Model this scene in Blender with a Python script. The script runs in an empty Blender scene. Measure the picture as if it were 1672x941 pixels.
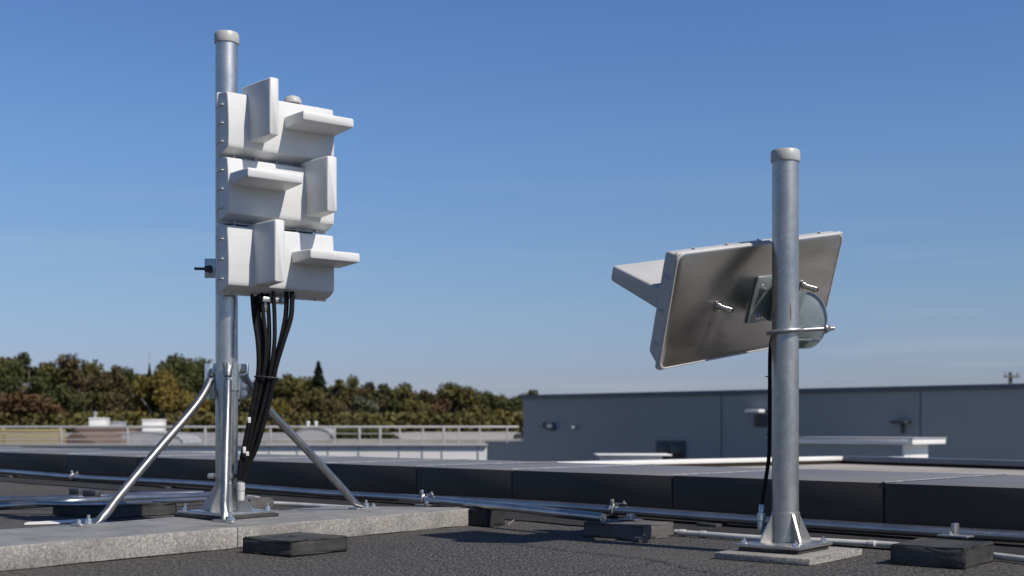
import bpy, bmesh, math, random
from mathutils import Vector, Matrix
random.seed(7)
C = bpy.context.scene.collection
R = math.radians
H = 0.376                      # eye height above the roof
F = 2000.0                     # focal length in photo pixels

def at(px, py, d):             # point at depth d seen at a photo position
    return Vector(((px - 836) / F * d, d, H - (py - 697) / F * d))
def onz(px, py, z=0.0):        # point on the level plane z seen at a photo position
    d = (H - z) * F / (py - 697)
    return Vector(((px - 836) / F * d, d, z))

# ------------------------------------------------------------------ materials
def newmat(name):
    m = bpy.data.materials.new(name); m.use_nodes = True
    nt = m.node_tree; return m, nt, nt.nodes['Principled BSDF']
def node(nt, t, **kw):
    n = nt.nodes.new(t)
    for k, v in kw.items():
        if k.startswith('i_'): n.inputs[k[2:].replace('_', ' ')].default_value = v
        else: setattr(n, k, v)
    return n
def ramp(nt, fac, stops):
    r = nt.nodes.new('ShaderNodeValToRGB'); e = r.color_ramp.elements
    while len(e) < len(stops): e.new(.5)
    for el, (p, c) in zip(e, stops):
        el.position = p; el.color = (*c, 1) if len(c) == 3 else c
    nt.links.new(fac, r.inputs[0]); return r.outputs[0]
def coords(nt, obj=True):
    n = nt.nodes.new('ShaderNodeTexCoord' if obj else 'ShaderNodeNewGeometry')
    return n.outputs['Object' if obj else 'Position']
def noise(nt, scale, detail=4, rough=.6, vec=None, stretch=None, obj=False):
    v = vec or coords(nt, obj)
    if stretch:
        mp = nt.nodes.new('ShaderNodeMapping'); mp.inputs['Scale'].default_value = stretch
        nt.links.new(v, mp.inputs[0]); v = mp.outputs[0]
    n = node(nt, 'ShaderNodeTexNoise', i_Scale=scale, i_Detail=detail, i_Roughness=rough)
    nt.links.new(v, n.inputs['Vector']); return n.outputs['Fac']
def mixc(nt, fac, a, b, mode='MIX'):
    n = nt.nodes.new('ShaderNodeMix'); n.data_type = 'RGBA'; n.blend_type = mode
    for s, v in ((0, fac), (6, a), (7, b)):
        if isinstance(v, (int, float)): n.inputs[s].default_value = v
        elif isinstance(v, tuple): n.inputs[s].default_value = (*v, 1)
        else: nt.links.new(v, n.inputs[s])
    return n.outputs[2]
def bump(nt, b, h, strength, dist=.002):
    n = node(nt, 'ShaderNodeBump', i_Strength=strength, i_Distance=dist)
    nt.links.new(h, n.inputs['Height']); nt.links.new(n.outputs[0], b.inputs['Normal'])
def mat(name, stops, scale=6, rough=.5, metal=0., rvar=.0, bmp=0., bscale=60, bdist=.002, stretch=None, spec=.5, detail=5):
    m, nt, b = newmat(name)
    n1 = noise(nt, scale, detail, .6, stretch=stretch)
    nt.links.new(ramp(nt, n1, [(.3 + .4 * i / max(1, len(stops) - 1), c) for i, c in enumerate(stops)]), b.inputs['Base Color'])
    b.inputs['Metallic'].default_value = metal; b.inputs['Specular IOR Level'].default_value = spec
    if rvar:
        n2 = noise(nt, scale * 2.3, 4)
        nt.links.new(ramp(nt, n2, [(.3, (rough - rvar,) * 3), (.7, (rough + rvar,) * 3)]), b.inputs['Roughness'])
    else: b.inputs['Roughness'].default_value = rough
    if bmp: bump(nt, b, noise(nt, bscale, 4), bmp, bdist)
    return m

M = {}
def galv(name, lo, hi, rough):
    m, nt, b = newmat(name)
    big = noise(nt, 9, 6, .65, stretch=(1, 1, .35)); fine = noise(nt, 130, 3, .6); vor = node(nt, 'ShaderNodeTexVoronoi', i_Scale=55.0)
    nt.links.new(coords(nt, False), vor.inputs['Vector'])
    c = ramp(nt, big, [(.3, lo), (.7, hi)])
    c = mixc(nt, .22, c, ramp(nt, vor.outputs['Color'], [(.2, lo), (.8, hi)]))
    sp = ramp(nt, fine, [(.62, (0, 0, 0)), (.72, (.5, .5, .5))])
    c = mixc(nt, sp, c, (.78, .78, .77))
    # vertical wash marks and small grey scuffs
    wash = ramp(nt, noise(nt, 30, 4, .7, stretch=(1, 1, .06)), [(.58, (0, 0, 0)), (.75, (.35, .35, .35))])
    c = mixc(nt, wash, c, (.30, .30, .29))
    nt.links.new(c, b.inputs['Base Color'])
    nt.links.new(ramp(nt, big, [(.3, (rough - .08,) * 3), (.7, (rough + .1,) * 3)]), b.inputs['Roughness'])
    b.inputs['Metallic'].default_value = .86
    bump(nt, b, fine, .12, .001)
    return m
M['galv'] = galv('galvanised_steel', (.37, .37, .365), (.57, .565, .55), .34)
M['galv_dull'] = galv('dull_galvanised', (.30, .292, .278), (.50, .488, .465), .36)
M['galv_brace'] = galv('brace_galvanised', (.17, .178, .185), (.31, .31, .312), .40)
M['galv_bright'] = galv('bright_galvanised', (.31, .32, .33), (.47, .47, .47), .44)
M['zinc'] = mat('zinc_plate', [(.36, .42, .43), (.50, .55, .56)], 14, .36, .75, .08, .05)
M['zinc_dark'] = mat('passivated_zinc', [(.24, .285, .285), (.33, .37, .365)], 16, .48, .45, .08, .05)
M['bolt'] = mat('bolt_steel', [(.5, .51, .52), (.68, .68, .68)], 60, .28, .9, .05)
M['conduit'] = mat('conduit_steel', [(.27, .29, .32), (.45, .46, .47)], 5, .30, .92, .06)
M['pipe'] = mat('pale_pipe', [(.42, .42, .40), (.62, .61, .58)], 12, .45, .25, .08)
def plastic():
    m, nt, b = newmat('pale_plastic')
    g = noise(nt, 5, 6, .65); st = noise(nt, 14, 5, .7, stretch=(1, 1, .12))
    c = ramp(nt, g, [(.3, (.535, .542, .538)), (.7, (.595, .602, .598))])
    c = mixc(nt, ramp(nt, st, [(.55, (0, 0, 0)), (.8, (.3, .3, .3))]), c, (.46, .46, .44))
    sp = ramp(nt, noise(nt, 160, 2, .5), [(.74, (0, 0, 0)), (.79, (.6, .6, .6))])
    c = mixc(nt, sp, c, (.34, .33, .30))
    nt.links.new(c, b.inputs['Base Color'])
    nt.links.new(ramp(nt, g, [(.3, (.34,) * 3), (.7, (.5,) * 3)]), b.inputs['Roughness'])
    bump(nt, b, noise(nt, 240, 3), .05, .0006)
    return m
M['plastic'] = plastic()
M['plastic_grey'] = mat('grey_plastic', [(.40, .40, .395), (.48, .48, .47)], 7, .48, 0, .06, .05, 200, .0006)
M['cap'] = mat('cap_plastic', [(.36, .36, .35), (.44, .44, .43)], 9, .45, 0, .05)
def stainless():
    m, nt, b = newmat('brushed_stainless')
    pos = coords(nt, False); cmb = nt.nodes.new('ShaderNodeCombineXYZ')       # brushing runs along the plate
    for k, (ax, sc_) in enumerate((((.8277, .5342, .1718), 2.0), ((.1020, -.4443, .8900), 160.0))):
        vm = nt.nodes.new('ShaderNodeVectorMath'); vm.operation = 'DOT_PRODUCT'; nt.links.new(pos, vm.inputs[0]); vm.inputs[1].default_value = ax
        ml = nt.nodes.new('ShaderNodeMath'); ml.operation = 'MULTIPLY'; nt.links.new(vm.outputs['Value'], ml.inputs[0]); ml.inputs[1].default_value = sc_
        nt.links.new(ml.outputs[0], cmb.inputs[k])
    sm = noise(nt, 1.0, 3, .55, vec=cmb.outputs[0], stretch=(2.2, .075, 1)); n1 = noise(nt, 2.2, 3, .5); st = noise(nt, 1.0, 4, .7, vec=cmb.outputs[0])
    c = ramp(nt, n1, [(.3, (.42, .395, .365)), (.7, (.51, .485, .45))])
    c = mixc(nt, .10, c, st, 'OVERLAY'); c = mixc(nt, ramp(nt, sm, [(.5, (0, 0, 0)), (.78, (.22, .22, .22))]), c, (.66, .64, .61))  # smears lightened in colour to stand for streaky highlights
    nt.links.new(c, b.inputs['Base Color'])
    nt.links.new(ramp(nt, sm, [(.40, (.28,) * 3), (.70, (.40,) * 3)]), b.inputs['Roughness'])
    b.inputs['Metallic'].default_value = 1; b.inputs['Anisotropic'].default_value = .4
    bump(nt, b, st, .03, .001)
    return m
M['stainless'] = stainless()
M['steel_pin'] = mat('connector_steel', [(.6, .57, .53), (.72, .69, .66)], 30, .2, 1)
M['dark_hole'] = mat('dark_socket', [(.02, .02, .02), (.03, .03, .03)], 30, .6)
M['cable'] = mat('black_cable', [(.007, .007, .0075), (.012, .012, .0125)], 40, .58, 0, .05, spec=.12)
M['tag'] = mat('white_tag', [(.62, .62, .60), (.74, .74, .72)], 40, .4)
M['tie'] = mat('black_tie', [(.02, .02, .02), (.03, .03, .03)], 40, .5)
def concrete():
    m, nt, b = newmat('exposed_concrete')
    ag = noise(nt, 105, 5, .8); big = noise(nt, 5, 5, .6); vo = node(nt, 'ShaderNodeTexVoronoi', i_Scale=170.0)
    nt.links.new(coords(nt, False), vo.inputs['Vector'])
    c = ramp(nt, ag, [(.32, (.12, .113, .103)), (.5, (.26, .247, .227)), (.64, (.48, .46, .43))])
    c = mixc(nt, .3, c, ramp(nt, vo.outputs['Color'], [(.1, (.12, .115, .11)), (.9, (.42, .405, .38))]))
    c = mixc(nt, ramp(nt, big, [(.45, (0, 0, 0)), (.7, (.55, .55, .55))]), c, (.165, .155, .142))
    nt.links.new(c, b.inputs['Base Color']); b.inputs['Roughness'].default_value = .92; b.inputs['Specular IOR Level'].default_value = .25
    bump(nt, b, ag, .7, .004)
    return m
M['concrete'] = concrete()
M['concrete_top'] = mat('worn_concrete_top', [(.12, .12, .12), (.19, .187, .182), (.24, .235, .225)], 7, .62, 0, .12, .25, 120, .002)
def bitumen():
    m, nt, b = newmat('bitumen_roofing')
    gr = noise(nt, 120, 4, .85, stretch=(1, .28, 1)); mid = noise(nt, 3.2, 6, .65); big = noise(nt, .8, 4, .6)
    c = ramp(nt, gr, [(.38, (.012, .0115, .011)), (.5, (.048, .045, .042)), (.62, (.15, .14, .13))])
    sp = ramp(nt, noise(nt, 170, 2, .6, stretch=(1, .28, 1)), [(.62, (0, 0, 0)), (.70, (.8, .8, .8))])
    c = mixc(nt, sp, c, (.30, .28, .26))
    c = mixc(nt, ramp(nt, mid, [(.5, (0, 0, 0)), (.72, (.5, .5, .5))]), c, (.034, .032, .032))
    c = mixc(nt, ramp(nt, big, [(.48, (0, 0, 0)), (.7, (.4, .4, .4))]), c, (.125, .112, .10))
    nt.links.new(c, b.inputs['Base Color']); b.inputs['Roughness'].default_value = .85; b.inputs['Specular IOR Level'].default_value = .35
    bump(nt, b, gr, 1., .007)
    return m
M['bitumen'] = bitumen()
M['seam'] = mat('bitumen_joint', [(.012, .012, .012), (.03, .03, .03)], 40, .7, 0, .1, .4)
M['rubber'] = mat('weathered_rubber', [(.018, .018, .018), (.034, .033, .032), (.06, .058, .055)], 9, .72, 0, .1, .5, 110, .003)
M['rubber_grey'] = mat('dusty_rubber', [(.06, .058, .055), (.11, .105, .10)], 9, .8, 0, .1, .5, 110, .003)
M['coping'] = mat('sunlit_coping_top', [(.140, .134, .133), (.175, .168, .166)], 3, .5, 0, .07, .06, 20, .002)  # top of the folded metal, lightened as the lit side
M['coping_face'] = mat('shaded_coping_face', [(.036, .033, .031), (.050, .046, .043)], 2.2, .62, 0, .07, .10, 9, .006, spec=.28)  # same folded metal, darkened for its shaded front
M['recess'] = mat('black_and_shade', [(.012, .012, .013), (.025, .024, .024)], 8, .8)  # near black, with the shade of the recess put into the colour
M['seam_metal'] = mat('bare_joint_metal', [(.25, .25, .25), (.6, .6, .58)], 30, .4, .5)
M['blue_clad'] = mat('slate_blue_cladding', [(.215, .235, .242), (.245, .265, .275)], .35, .55, 0, .05)
M['blue_trim'] = mat('slate_blue_trim', [(.06, .075, .1), (.08, .095, .12)], .5, .5)
M['white_render'] = mat('white_wall_paint', [(.56, .545, .52), (.68, .665, .64)], .8, .75, 0, .05, stretch=(1, 1, .4))
M['white_metal'] = mat('white_sheet_metal', [(.62, .61, .585), (.74, .73, .70)], 1.5, .55)
M['grey_metal'] = mat('grey_sheet_metal', [(.26, .27, .28), (.38, .38, .39)], 1.2, .5, .1)
M['rail'] = mat('rail_grey_metal', [(.34, .33, .32), (.5, .49, .47)], 2, .5, .2)
M['trim_shade'] = mat('roof_edge_shade', [(.10, .12, .15), (.14, .16, .19)], 3, .5)
M['roof_beige'] = mat('beige_gravel_roof', [(.235, .212, .19), (.36, .33, .30)], 1.2, .9, detail=8)
M['roof_grey'] = mat('grey_felt_roof', [(.16, .16, .165), (.26, .26, .26)], .9, .85, detail=8)
M['roof_brown'] = mat('brown_tile_roof', [(.09, .06, .045), (.15, .10, .075)], 1.5, .85)
M['ochre'] = mat('ochre_boards', [(.25, .19, .085), (.36, .29, .14)], 1.5, .8, stretch=(.2, 1, 3))
M['glass'] = mat('dark_window_glass', [(.012, .014, .016), (.03, .033, .036)], .5, .12)
M['dark_metal'] = mat('dark_metal', [(.03, .032, .035), (.05, .052, .055)], 2, .5)
M['ground'] = mat('far_ground', [(.05, .06, .03), (.10, .095, .06)], .03, .95)
M['bark'] = mat('bark', [(.08, .065, .05), (.16, .135, .11)], 1.5, .9)
M['pale_bark'] = mat('pale_bark', [(.34, .32, .27), (.5, .47, .41)], 1.5, .9)
M['wood_pole'] = mat('grey_wood', [(.1, .09, .08), (.16, .14, .12)], 1.5, .9)
def leafmat(name, a, b_, c):
    m, nt, b = newmat(name)
    big = noise(nt, .35, 3, .6); fine = noise(nt, 2.2, 4, .7)
    k = mixc(nt, ramp(nt, fine, [(.35, (0, 0, 0)), (.65, (1, 1, 1))]), a, b_)
    k = mixc(nt, ramp(nt, big, [(.45, (0, 0, 0)), (.65, (.8, .8, .8))]), k, c)
    nt.links.new(k, b.inputs['Base Color']); b.inputs['Roughness'].default_value = .75; b.inputs['Specular IOR Level'].default_value = .2
    return m
LEAF = {
 'olive': leafmat('olive_leaves', (.060, .058, .017), (.118, .104, .032), (.088, .068, .024)),
 'green': leafmat('green_leaves', (.034, .041, .014), (.072, .078, .024), (.056, .056, .019)),
 'dark': leafmat('dark_needles', (.012, .020, .010), (.030, .040, .016), (.02, .028, .012)),
 'brown': leafmat('brown_leaves', (.052, .040, .018), (.088, .068, .028), (.070, .060, .022)),
 'rust': leafmat('russet_leaves', (.078, .044, .022), (.125, .072, .034), (.095, .06, .028)),
 'ochre': leafmat('ochre_leaves', (.125, .092, .020), (.20, .145, .035), (.095, .085, .02)),
 'silver': leafmat('silver_green_leaves', (.06, .07, .045), (.115, .12, .08), (.08, .085, .05)),
}

# ------------------------------------------------------------------ mesh helpers
class MB:
    def __init__(s): s.bm = bmesh.new()
    def box(s, size, mtx=None, loc=(0, 0, 0), bevel=0., seg=2):
        t = bmesh.new(); bmesh.ops.create_cube(t, size=1)
        for v in t.verts: v.co = Vector((v.co.x * size[0], v.co.y * size[1], v.co.z * size[2]))
        if bevel: bmesh.ops.bevel(t, geom=t.edges[:], offset=bevel, segments=seg, profile=.5, affect='EDGES')
        for v in t.verts: v.co += Vector(loc)
        if mtx is not None: bmesh.ops.transform(t, matrix=mtx, verts=t.verts)
        s.join(t); return s
    def join(s, t):
        me = bpy.data.meshes.new('tmp'); t.to_mesh(me); t.free(); s.bm.from_mesh(me); bpy.data.meshes.remove(me)
    def tube(s, pts, r, n=14, closed=False, cap=True):
        pts = [Vector(p) for p in pts]; rings = []; N = len(pts)
        rr = r if isinstance(r, (list, tuple)) else [r] * N
        prev = None
        for i, p in enumerate(pts):
            a = pts[(i - 1) % N] if (i > 0 or closed) else p
            b = pts[(i + 1) % N] if (i < N - 1 or closed) else p
            t = (b - a).normalized()
            if prev is None:
                x = t.orthogonal().normalized()
            else:
                x = (prev - t * prev.dot(t)).normalized()
            prev = x; y = t.cross(x)
            rings.append([s.bm.verts.new(p + (x * math.cos(2 * math.pi * k / n) + y * math.sin(2 * math.pi * k / n)) * rr[i]) for k in range(n)])
        for i in range(N if closed else N - 1):
            A, B = rings[i], rings[(i + 1) % N]
            for k in range(n): s.bm.faces.new((A[k], A[(k + 1) % n], B[(k + 1) % n], B[k]))
        if cap and not closed:
            s.bm.faces.new(rings[0][::-1]); s.bm.faces.new(rings[-1])
        return s
    def lathe(s, prof, mtx=None, n=32):       # prof: (radius, z)
        rings = []
        for r, z in prof:
            rings.append([s.bm.verts.new((mtx or Matrix()) @ Vector((r * math.cos(2 * math.pi * k / n), r * math.sin(2 * math.pi * k / n), z))) for k in range(n)])
        for A, B in zip(rings, rings[1:]):
            for k in range(n): s.bm.faces.new((A[k], A[(k + 1) % n], B[(k + 1) % n], B[k]))
        s.bm.faces.new(rings[0][::-1]); s.bm.faces.new(rings[-1])
        return s
    def rings(s, loops, cap0=True, cap1=True):
        L = [[s.bm.verts.new(p) for p in lp] for lp in loops]; n = len(L[0])
        for A, B in zip(L, L[1:]):
            for k in range(n): s.bm.faces.new((A[k], A[(k + 1) % n], B[(k + 1) % n], B[k]))
        if cap0: s.bm.faces.new(L[0][::-1])
        if cap1: s.bm.faces.new(L[-1])
        return s
    def prism(s, poly, z0, z1, mtx=None, bevel=0.):
        t = bmesh.new(); a = [t.verts.new((p[0], p[1], z0)) for p in poly]; b = [t.verts.new((p[0], p[1], z1)) for p in poly]; n = len(poly)
        for k in range(n): t.faces.new((a[k], a[(k + 1) % n], b[(k + 1) % n], b[k]))
        t.faces.new(a[::-1]); t.faces.new(b)
        if bevel: bmesh.ops.bevel(t, geom=t.edges[:], offset=bevel, segments=2, profile=.5, affect='EDGES')
        if mtx is not None: bmesh.ops.transform(t, matrix=mtx, verts=t.verts)
        s.join(t); return s
    def build(s, name, m, parent=None, smooth=35, extra=None):
        bmesh.ops.recalc_face_normals(s.bm, faces=s.bm.faces[:])
        me = bpy.data.meshes.new(name)
        if parent is not None:
            w = parent.matrix_world.inverted() if False else Matrix.Translation(-WLOC[parent.name])
            bmesh.ops.transform(s.bm, matrix=w, verts=s.bm.verts)
        if smooth:
            lim = R(smooth)
            for f in s.bm.faces: f.smooth = True
            for e in s.bm.edges:
                if len(e.link_faces) == 2 and e.calc_face_angle(0) > lim: e.smooth = False
        s.bm.to_mesh(me); s.bm.free()
        me.materials.append(m)
        for x in (extra or []): me.materials.append(x)
        o = bpy.data.objects.new(name, me); C.objects.link(o)
        if parent is not None: o.parent = parent; WLOC[o.name] = WLOC[parent.name].copy()
        else: WLOC[o.name] = Vector((0, 0, 0))
        return o
WLOC = {}     # world location of each parent (none of them is rotated or scaled)
def tag(o, label, cat, group=None, kind=None):
    o['label'] = label; o['category'] = cat
    if group: o['group'] = group
    if kind: o['kind'] = kind
    return o
def thing(name, loc, label, cat, group=None):
    o = bpy.data.objects.new(name, None); C.objects.link(o); o.location = loc; o.empty_display_size = .1
    WLOC[o.name] = Vector(loc)
    return tag(o, label, cat, group)
def struct(o): o['kind'] = 'structure'; return o
def frame(o, x, y=None, z=None):          # matrix with given axes at o
    x = Vector(x).normalized()
    if z is None: z = Vector((0, 0, 1))
    z = Vector(z).normalized(); y = z.cross(x).normalized(); z = x.cross(y)
    m = Matrix((x, y, z)).transposed().to_4x4(); m.translation = Vector(o); return m
def zaxis(p, d):                          # matrix whose z axis points along d, at p
    d = Vector(d).normalized(); x = d.orthogonal().normalized(); y = d.cross(x)
    m = Matrix((x, y, d)).transposed().to_4x4(); m.translation = Vector(p); return m
def arc(pts, per=8):                      # smooth curve through points (Catmull-Rom)
    P = [Vector(p) for p in pts]; P = [2 * P[0] - P[1]] + P + [2 * P[-1] - P[-2]]; out = []
    for i in range(1, len(P) - 2):
        for k in range(per):
            t = k / per; a, b, c, d = P[i - 1:i + 3]
            out.append(.5 * ((2 * b) + (c - a) * t + (2 * a - 5 * b + 4 * c - d) * t * t + (3 * b - a - 3 * c + d) * t ** 3))
    out.append(P[-2]); return out
def rrect(w, h, r, n=5):                  # rounded rectangle outline centred on 0
    o = []
    for cx, cy, a0 in ((w / 2 - r, h / 2 - r, 0), (-w / 2 + r, h / 2 - r, 90), (-w / 2 + r, -h / 2 + r, 180), (w / 2 - r, -h / 2 + r, 270)):
        for k in range(n + 1):
            a = R(a0 + 90 * k / n); o.append((cx + r * math.cos(a), cy + r * math.sin(a)))
    return o
def hexbolt(mb, p, d, r=.008, h=.008, shank=.01):
    m = zaxis(p, d)
    mb.lathe([(r * 1.5, 0), (r * 1.5, .002)], m, 18)
    mb.lathe([(r, .002), (r, h), (r * .9, h + .0015)], m, 6)
    mb.lathe([(r * .5, h), (r * .5, h + shank)], m, 10)

# ------------------------------------------------------------------ our roof
EU = Vector((.62, .785, 0)).normalized(); EM = Vector((-EU.y, EU.x, 0))     # along the concrete base / away from it
CD = Vector((.7071, -.7071, 0)); CN = Vector((.7071, .7071, 0))              # along the parapet / outward
CP0 = Vector((0, 5.29, 0))
def cp(s, n, z=0.): return CP0 + CD * s + CN * n + Vector((0, 0, z))
mb = MB(); mb.prism([cp(-16, .08).xy, cp(-16, -14).xy, cp(14, -14).xy, cp(14, .08).xy], -.3, 0)
struct(mb.build('roof', M['bitumen']))
# joint lines and cracks in the roofing felt
def ribbon(name, pts, w):
    P = arc(pts, 7); mb = MB(); L = []
    for i, p in enumerate(P):
        t = (P[min(i + 1, len(P) - 1)] - P[max(i - 1, 0)]).normalized(); s_ = Vector((-t.y, t.x, 0))
        j = Vector((random.uniform(-1, 1), random.uniform(-1, 1), 0)) * .005; ww = w * random.uniform(.35, 1.2)
        L.append((mb.bm.verts.new(p + j + s_ * ww + Vector((0, 0, .004))), mb.bm.verts.new(p + j - s_ * ww + Vector((0, 0, .004)))))
    for a, b in zip(L, L[1:]): mb.bm.faces.new((a[0], a[1], b[1], b[0]))
    return struct(mb.build(name, M['seam']))
ribbon('roof_crack', [onz(795, 890), onz(835, 889), onz(900, 897), onz(960, 904), onz(1040, 912), onz(1076, 917)], .005)
ribbon('roof_crack', [onz(1076, 917), onz(1100, 923), onz(1130, 931), onz(1160, 936), onz(1210, 946)], .0045)
ribbon('roof_crack', [onz(1074, 918), onz(1040, 925), onz(1000, 929), onz(950, 938), onz(900, 946)], .0025)

# parapet with folded metal coping
par = thing('parapet_wall', cp(0, .5), 'dark blue grey parapet with folded metal coping running across behind both masts', 'parapet wall')
mb = MB(); mb.prism([cp(-16, .05).xy, cp(14, .05).xy, cp(14, .95).xy, cp(-16, .95).xy], -9, .18); mb.build('wall', M['recess'], par)
CT, CB, CW = .190, .055, .98
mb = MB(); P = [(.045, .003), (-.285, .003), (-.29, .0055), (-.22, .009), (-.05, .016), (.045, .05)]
mb.rings([[cp(s_, n_ + random.uniform(-.018, .018) * (n_ < -.2), z_) for n_, z_ in P] for s_ in [x * .2 for x in range(-60, 40)]]); mb.build('shade_strip', M['recess'], par, smooth=20)  # near black strip standing in for the shade below the coping
SEG = .862
k0 = -16
joints = [-15.2, -13.6, -12.0, -10.4, -8.8, -7.3, -5.75, -4.26, -3.3, -2.3, -1.336, -.633, 0, .866, 1.742, 2.6, 3.5, 4.4, 5.3, 6.2, 8, 10, 12, 14]
for a, b in zip(joints, joints[1:]):
    mb = MB(); g = .0022; dz = random.uniform(-.0012, .0012)
    c = cp((a + b) / 2, CW / 2, (CT + CB) / 2 + dz)
    mb.box((b - a - 2 * g, CW, CT - CB), frame(c, CD), bevel=.004)
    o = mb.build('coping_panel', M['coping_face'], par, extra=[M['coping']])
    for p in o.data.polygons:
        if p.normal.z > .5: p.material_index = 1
for j in joints:
    if -8 < j < 6:
        mb = MB(); w = .006 if abs(j - 1.742) > .1 else .012
        P = [cp(j, -.002 + CW * t / 6, CT + .003) for t in range(7)]
        for p, q in zip(P, P[1:]):
            ww = w * random.uniform(.35, 1.)
            mb.box(((q - p).length + .001, ww, .003), frame((p + q) / 2 + Vector((0, 0, random.uniform(0, .0004))), q - p))
        mb.build('joint_strip', M['seam_metal'], par)

# ------------------------------------------------------------------ conduits along the parapet
def pipe_saddle(parent, p, d, r):
    mb = MB()
    m = frame(p, d)
    ringp = [m @ Vector((0, (r + .003) * math.cos(a), (r + .003) * math.sin(a))) for a in [2 * math.pi * k / 20 for k in range(20)]]
    for dx in (-.006, .006): mb.tube([q + Vector(d).normalized() * dx for q in ringp], .0035, 8, closed=True)
    mb.box((.014, .012, .03), m, (0, -.012, r + .008), .003)
    mb.box((.05, .01, .004), m, (.035, .0, r + .006), .001)
    hexbolt(mb, m @ Vector((.05, 0, r + .008)), (0, 0, 1), .006, .006, .004)
    return mb.build('pipe_clamp', M['galv_bright'], parent)
con = thing('conduit', cp(0, -.06, 0), 'long shiny steel conduit lying along the foot of the dark parapet', 'conduit')
mb = MB(); pts = [cp(s, -.055 + .004 * math.sin(s * 1.7), .046 + .004 * math.sin(s * 2.3 + 1)) for s in [x * .25 for x in range(-28, 18)]]
mb.tube(pts, .0185, 16); mb.build('tube', M['conduit'], con)
for s in (-4.05, .62): pipe_saddle(con, cp(s, -.055 + .004 * math.sin(s * 1.7), .046 + .004 * math.sin(s * 2.3 + 1)), CD, .0205)
for s in (-2.2,):
    mb = MB(); mb.lathe([(.0205, -.02), (.0232, -.019), (.0232, .019), (.0205, .02)], zaxis(cp(s, -.055 + .004 * math.sin(s * 1.7), .046 + .004 * math.sin(s * 2.3 + 1)), CD), 20); mb.build('coupling', M['galv_bright'], con)
# support feet under the conduit, hidden in the dark under the coping
for s in (-5, -2.8, -.3, 1.1, 2.4):
    mb = MB(); mb.box((.09, .12, .026), frame(cp(s, -.045, .0125), CD), bevel=.004); mb.build('support_pad', M['rubber'], con)

bc = thing('conduit', onz(800, 830, .06), 'bent pale steel conduit branching from the concrete base to the split block', 'conduit')
mb = MB(); mb.tube(arc([onz(655, 813, .085), onz(700, 816.5, .083), onz(760, 822, .082), onz(840, 830, .078), onz(910, 838, .074), onz(985, 846, .07)], 8), .0165, 16)
mb.build('tube', M['conduit'], bc)
pipe_saddle(bc, onz(693, 816, .083), onz(760, 822, .082) - onz(693, 816, .083), .0165)
mb = MB(); mb.box((.1, .06, .005), frame(onz(700, 824, .0655), EU), bevel=.001); mb.build('foot_plate', M['galv'], bc)
mb = MB(); mb.box((.014, .014, .022), frame(onz(696, 823, .075), EU), bevel=.002); mb.build('strut', M['galv_bright'], bc)

tp = thing('pipe', onz(1180, 880, .012), 'thin pale pipe lying on the roof behind the right mast foot', 'pipe')
mb = MB(); mb.tube(arc([onz(1060, 866, .013), onz(1120, 870.5, .013), onz(1240, 879, .013), onz(1360, 884.5, .013), onz(1470, 891, .013), onz(1590, 904, .013), onz(1700, 917, .013)], 6), .0098, 14)
mb.build('tube', M['pipe'], tp)
for px, py in ((1115, 870.1), (1148, 872.5), (1424, 888.2)):
    mb = MB(); q = onz(px, py, .013); mb.lathe([(.0098, -.011), (.0118, -.01), (.0118, .01), (.0098, .011)], zaxis(q, onz(px + 40, py + 2.6, .013) - q), 16); mb.build('coupling', M['pipe'], tp)
tq = thing('pipe', onz(500, 827, .02), 'thin pale pipe lying on the roof behind the right brace', 'pipe')
mb = MB(); mb.tube(arc([onz(405, 812, .045), onz(424, 815, .042), onz(436, 821, .022), onz(480, 824, .016), onz(570, 829.5, .014), onz(640, 833, .014)], 6), .0105, 14); mb.build('tube', M['pipe'], tq)

# ------------------------------------------------------------------ rubber support blocks
def block(name, corner, lx, ly, h, m, label, holes=(), bev=.006, rough=.002):
    t = thing(name, corner, label, 'support block')
    mb = MB(); mtx = frame(Vector(corner) + Vector((0, 0, h / 2 + .001)), EU)
    tb = bmesh.new(); bmesh.ops.create_cube(tb, size=1)
    for v in tb.verts: v.co = Vector((v.co.x * lx + lx / 2, v.co.y * ly + ly / 2, v.co.z * h))
    bmesh.ops.bevel(tb, geom=tb.edges[:], offset=bev, segments=3, profile=.5, affect='EDGES')
    bmesh.ops.subdivide_edges(tb, edges=tb.edges[:], cuts=3, use_grid_fill=True)
    for v in tb.verts: v.co += Vector([random.uniform(-1, 1) * rough for _ in range(3)])
    bmesh.ops.transform(tb, matrix=mtx, verts=tb.verts); mb.join(tb)
    mb.build('body', m, t, smooth=60)
    for hx, hy in holes:
        mb = MB(); mb.lathe([(.011, 0), (.009, .0015), (.004, .0012)], Matrix.Translation(mtx @ Vector((hx, hy, h / 2 + .0005))), 16); mb.build('screw_hole', M['dark_hole'], t)
    return t
c1 = onz(475, 911); block('support_block', c1, .225, .215, .046, M['rubber'], 'black rubber support block with two holes standing loose before the concrete base', ((.10, .09), (.12, .13), (.06, .14)))
c3 = onz(1575, 931); b3 = block('support_block', c3, .25, .20, .055, M['rubber'], 'dark rubber support block under the conduit at the right edge of the photo')
c2 = onz(1050, 883); b2 = block('support_block', c2, .20, .24, .048, M['rubber_grey'], 'dusty grey support block beneath the end of the bent conduit')
mb = MB()
q = onz(1040, 886)
mb.prism([onz(1000, 878).xy, onz(1043, 886.5).xy, onz(1058, 886).xy, onz(1056, 881).xy, onz(1091, 879).xy, onz(1090, 874).xy, onz(1030, 869).xy, onz(985, 868).xy], .0015, .016, bevel=.002)
tag(mb.build('broken_slab', M['rubber_grey']), 'broken thin grey slab lying against the dusty support block', 'slab')
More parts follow.
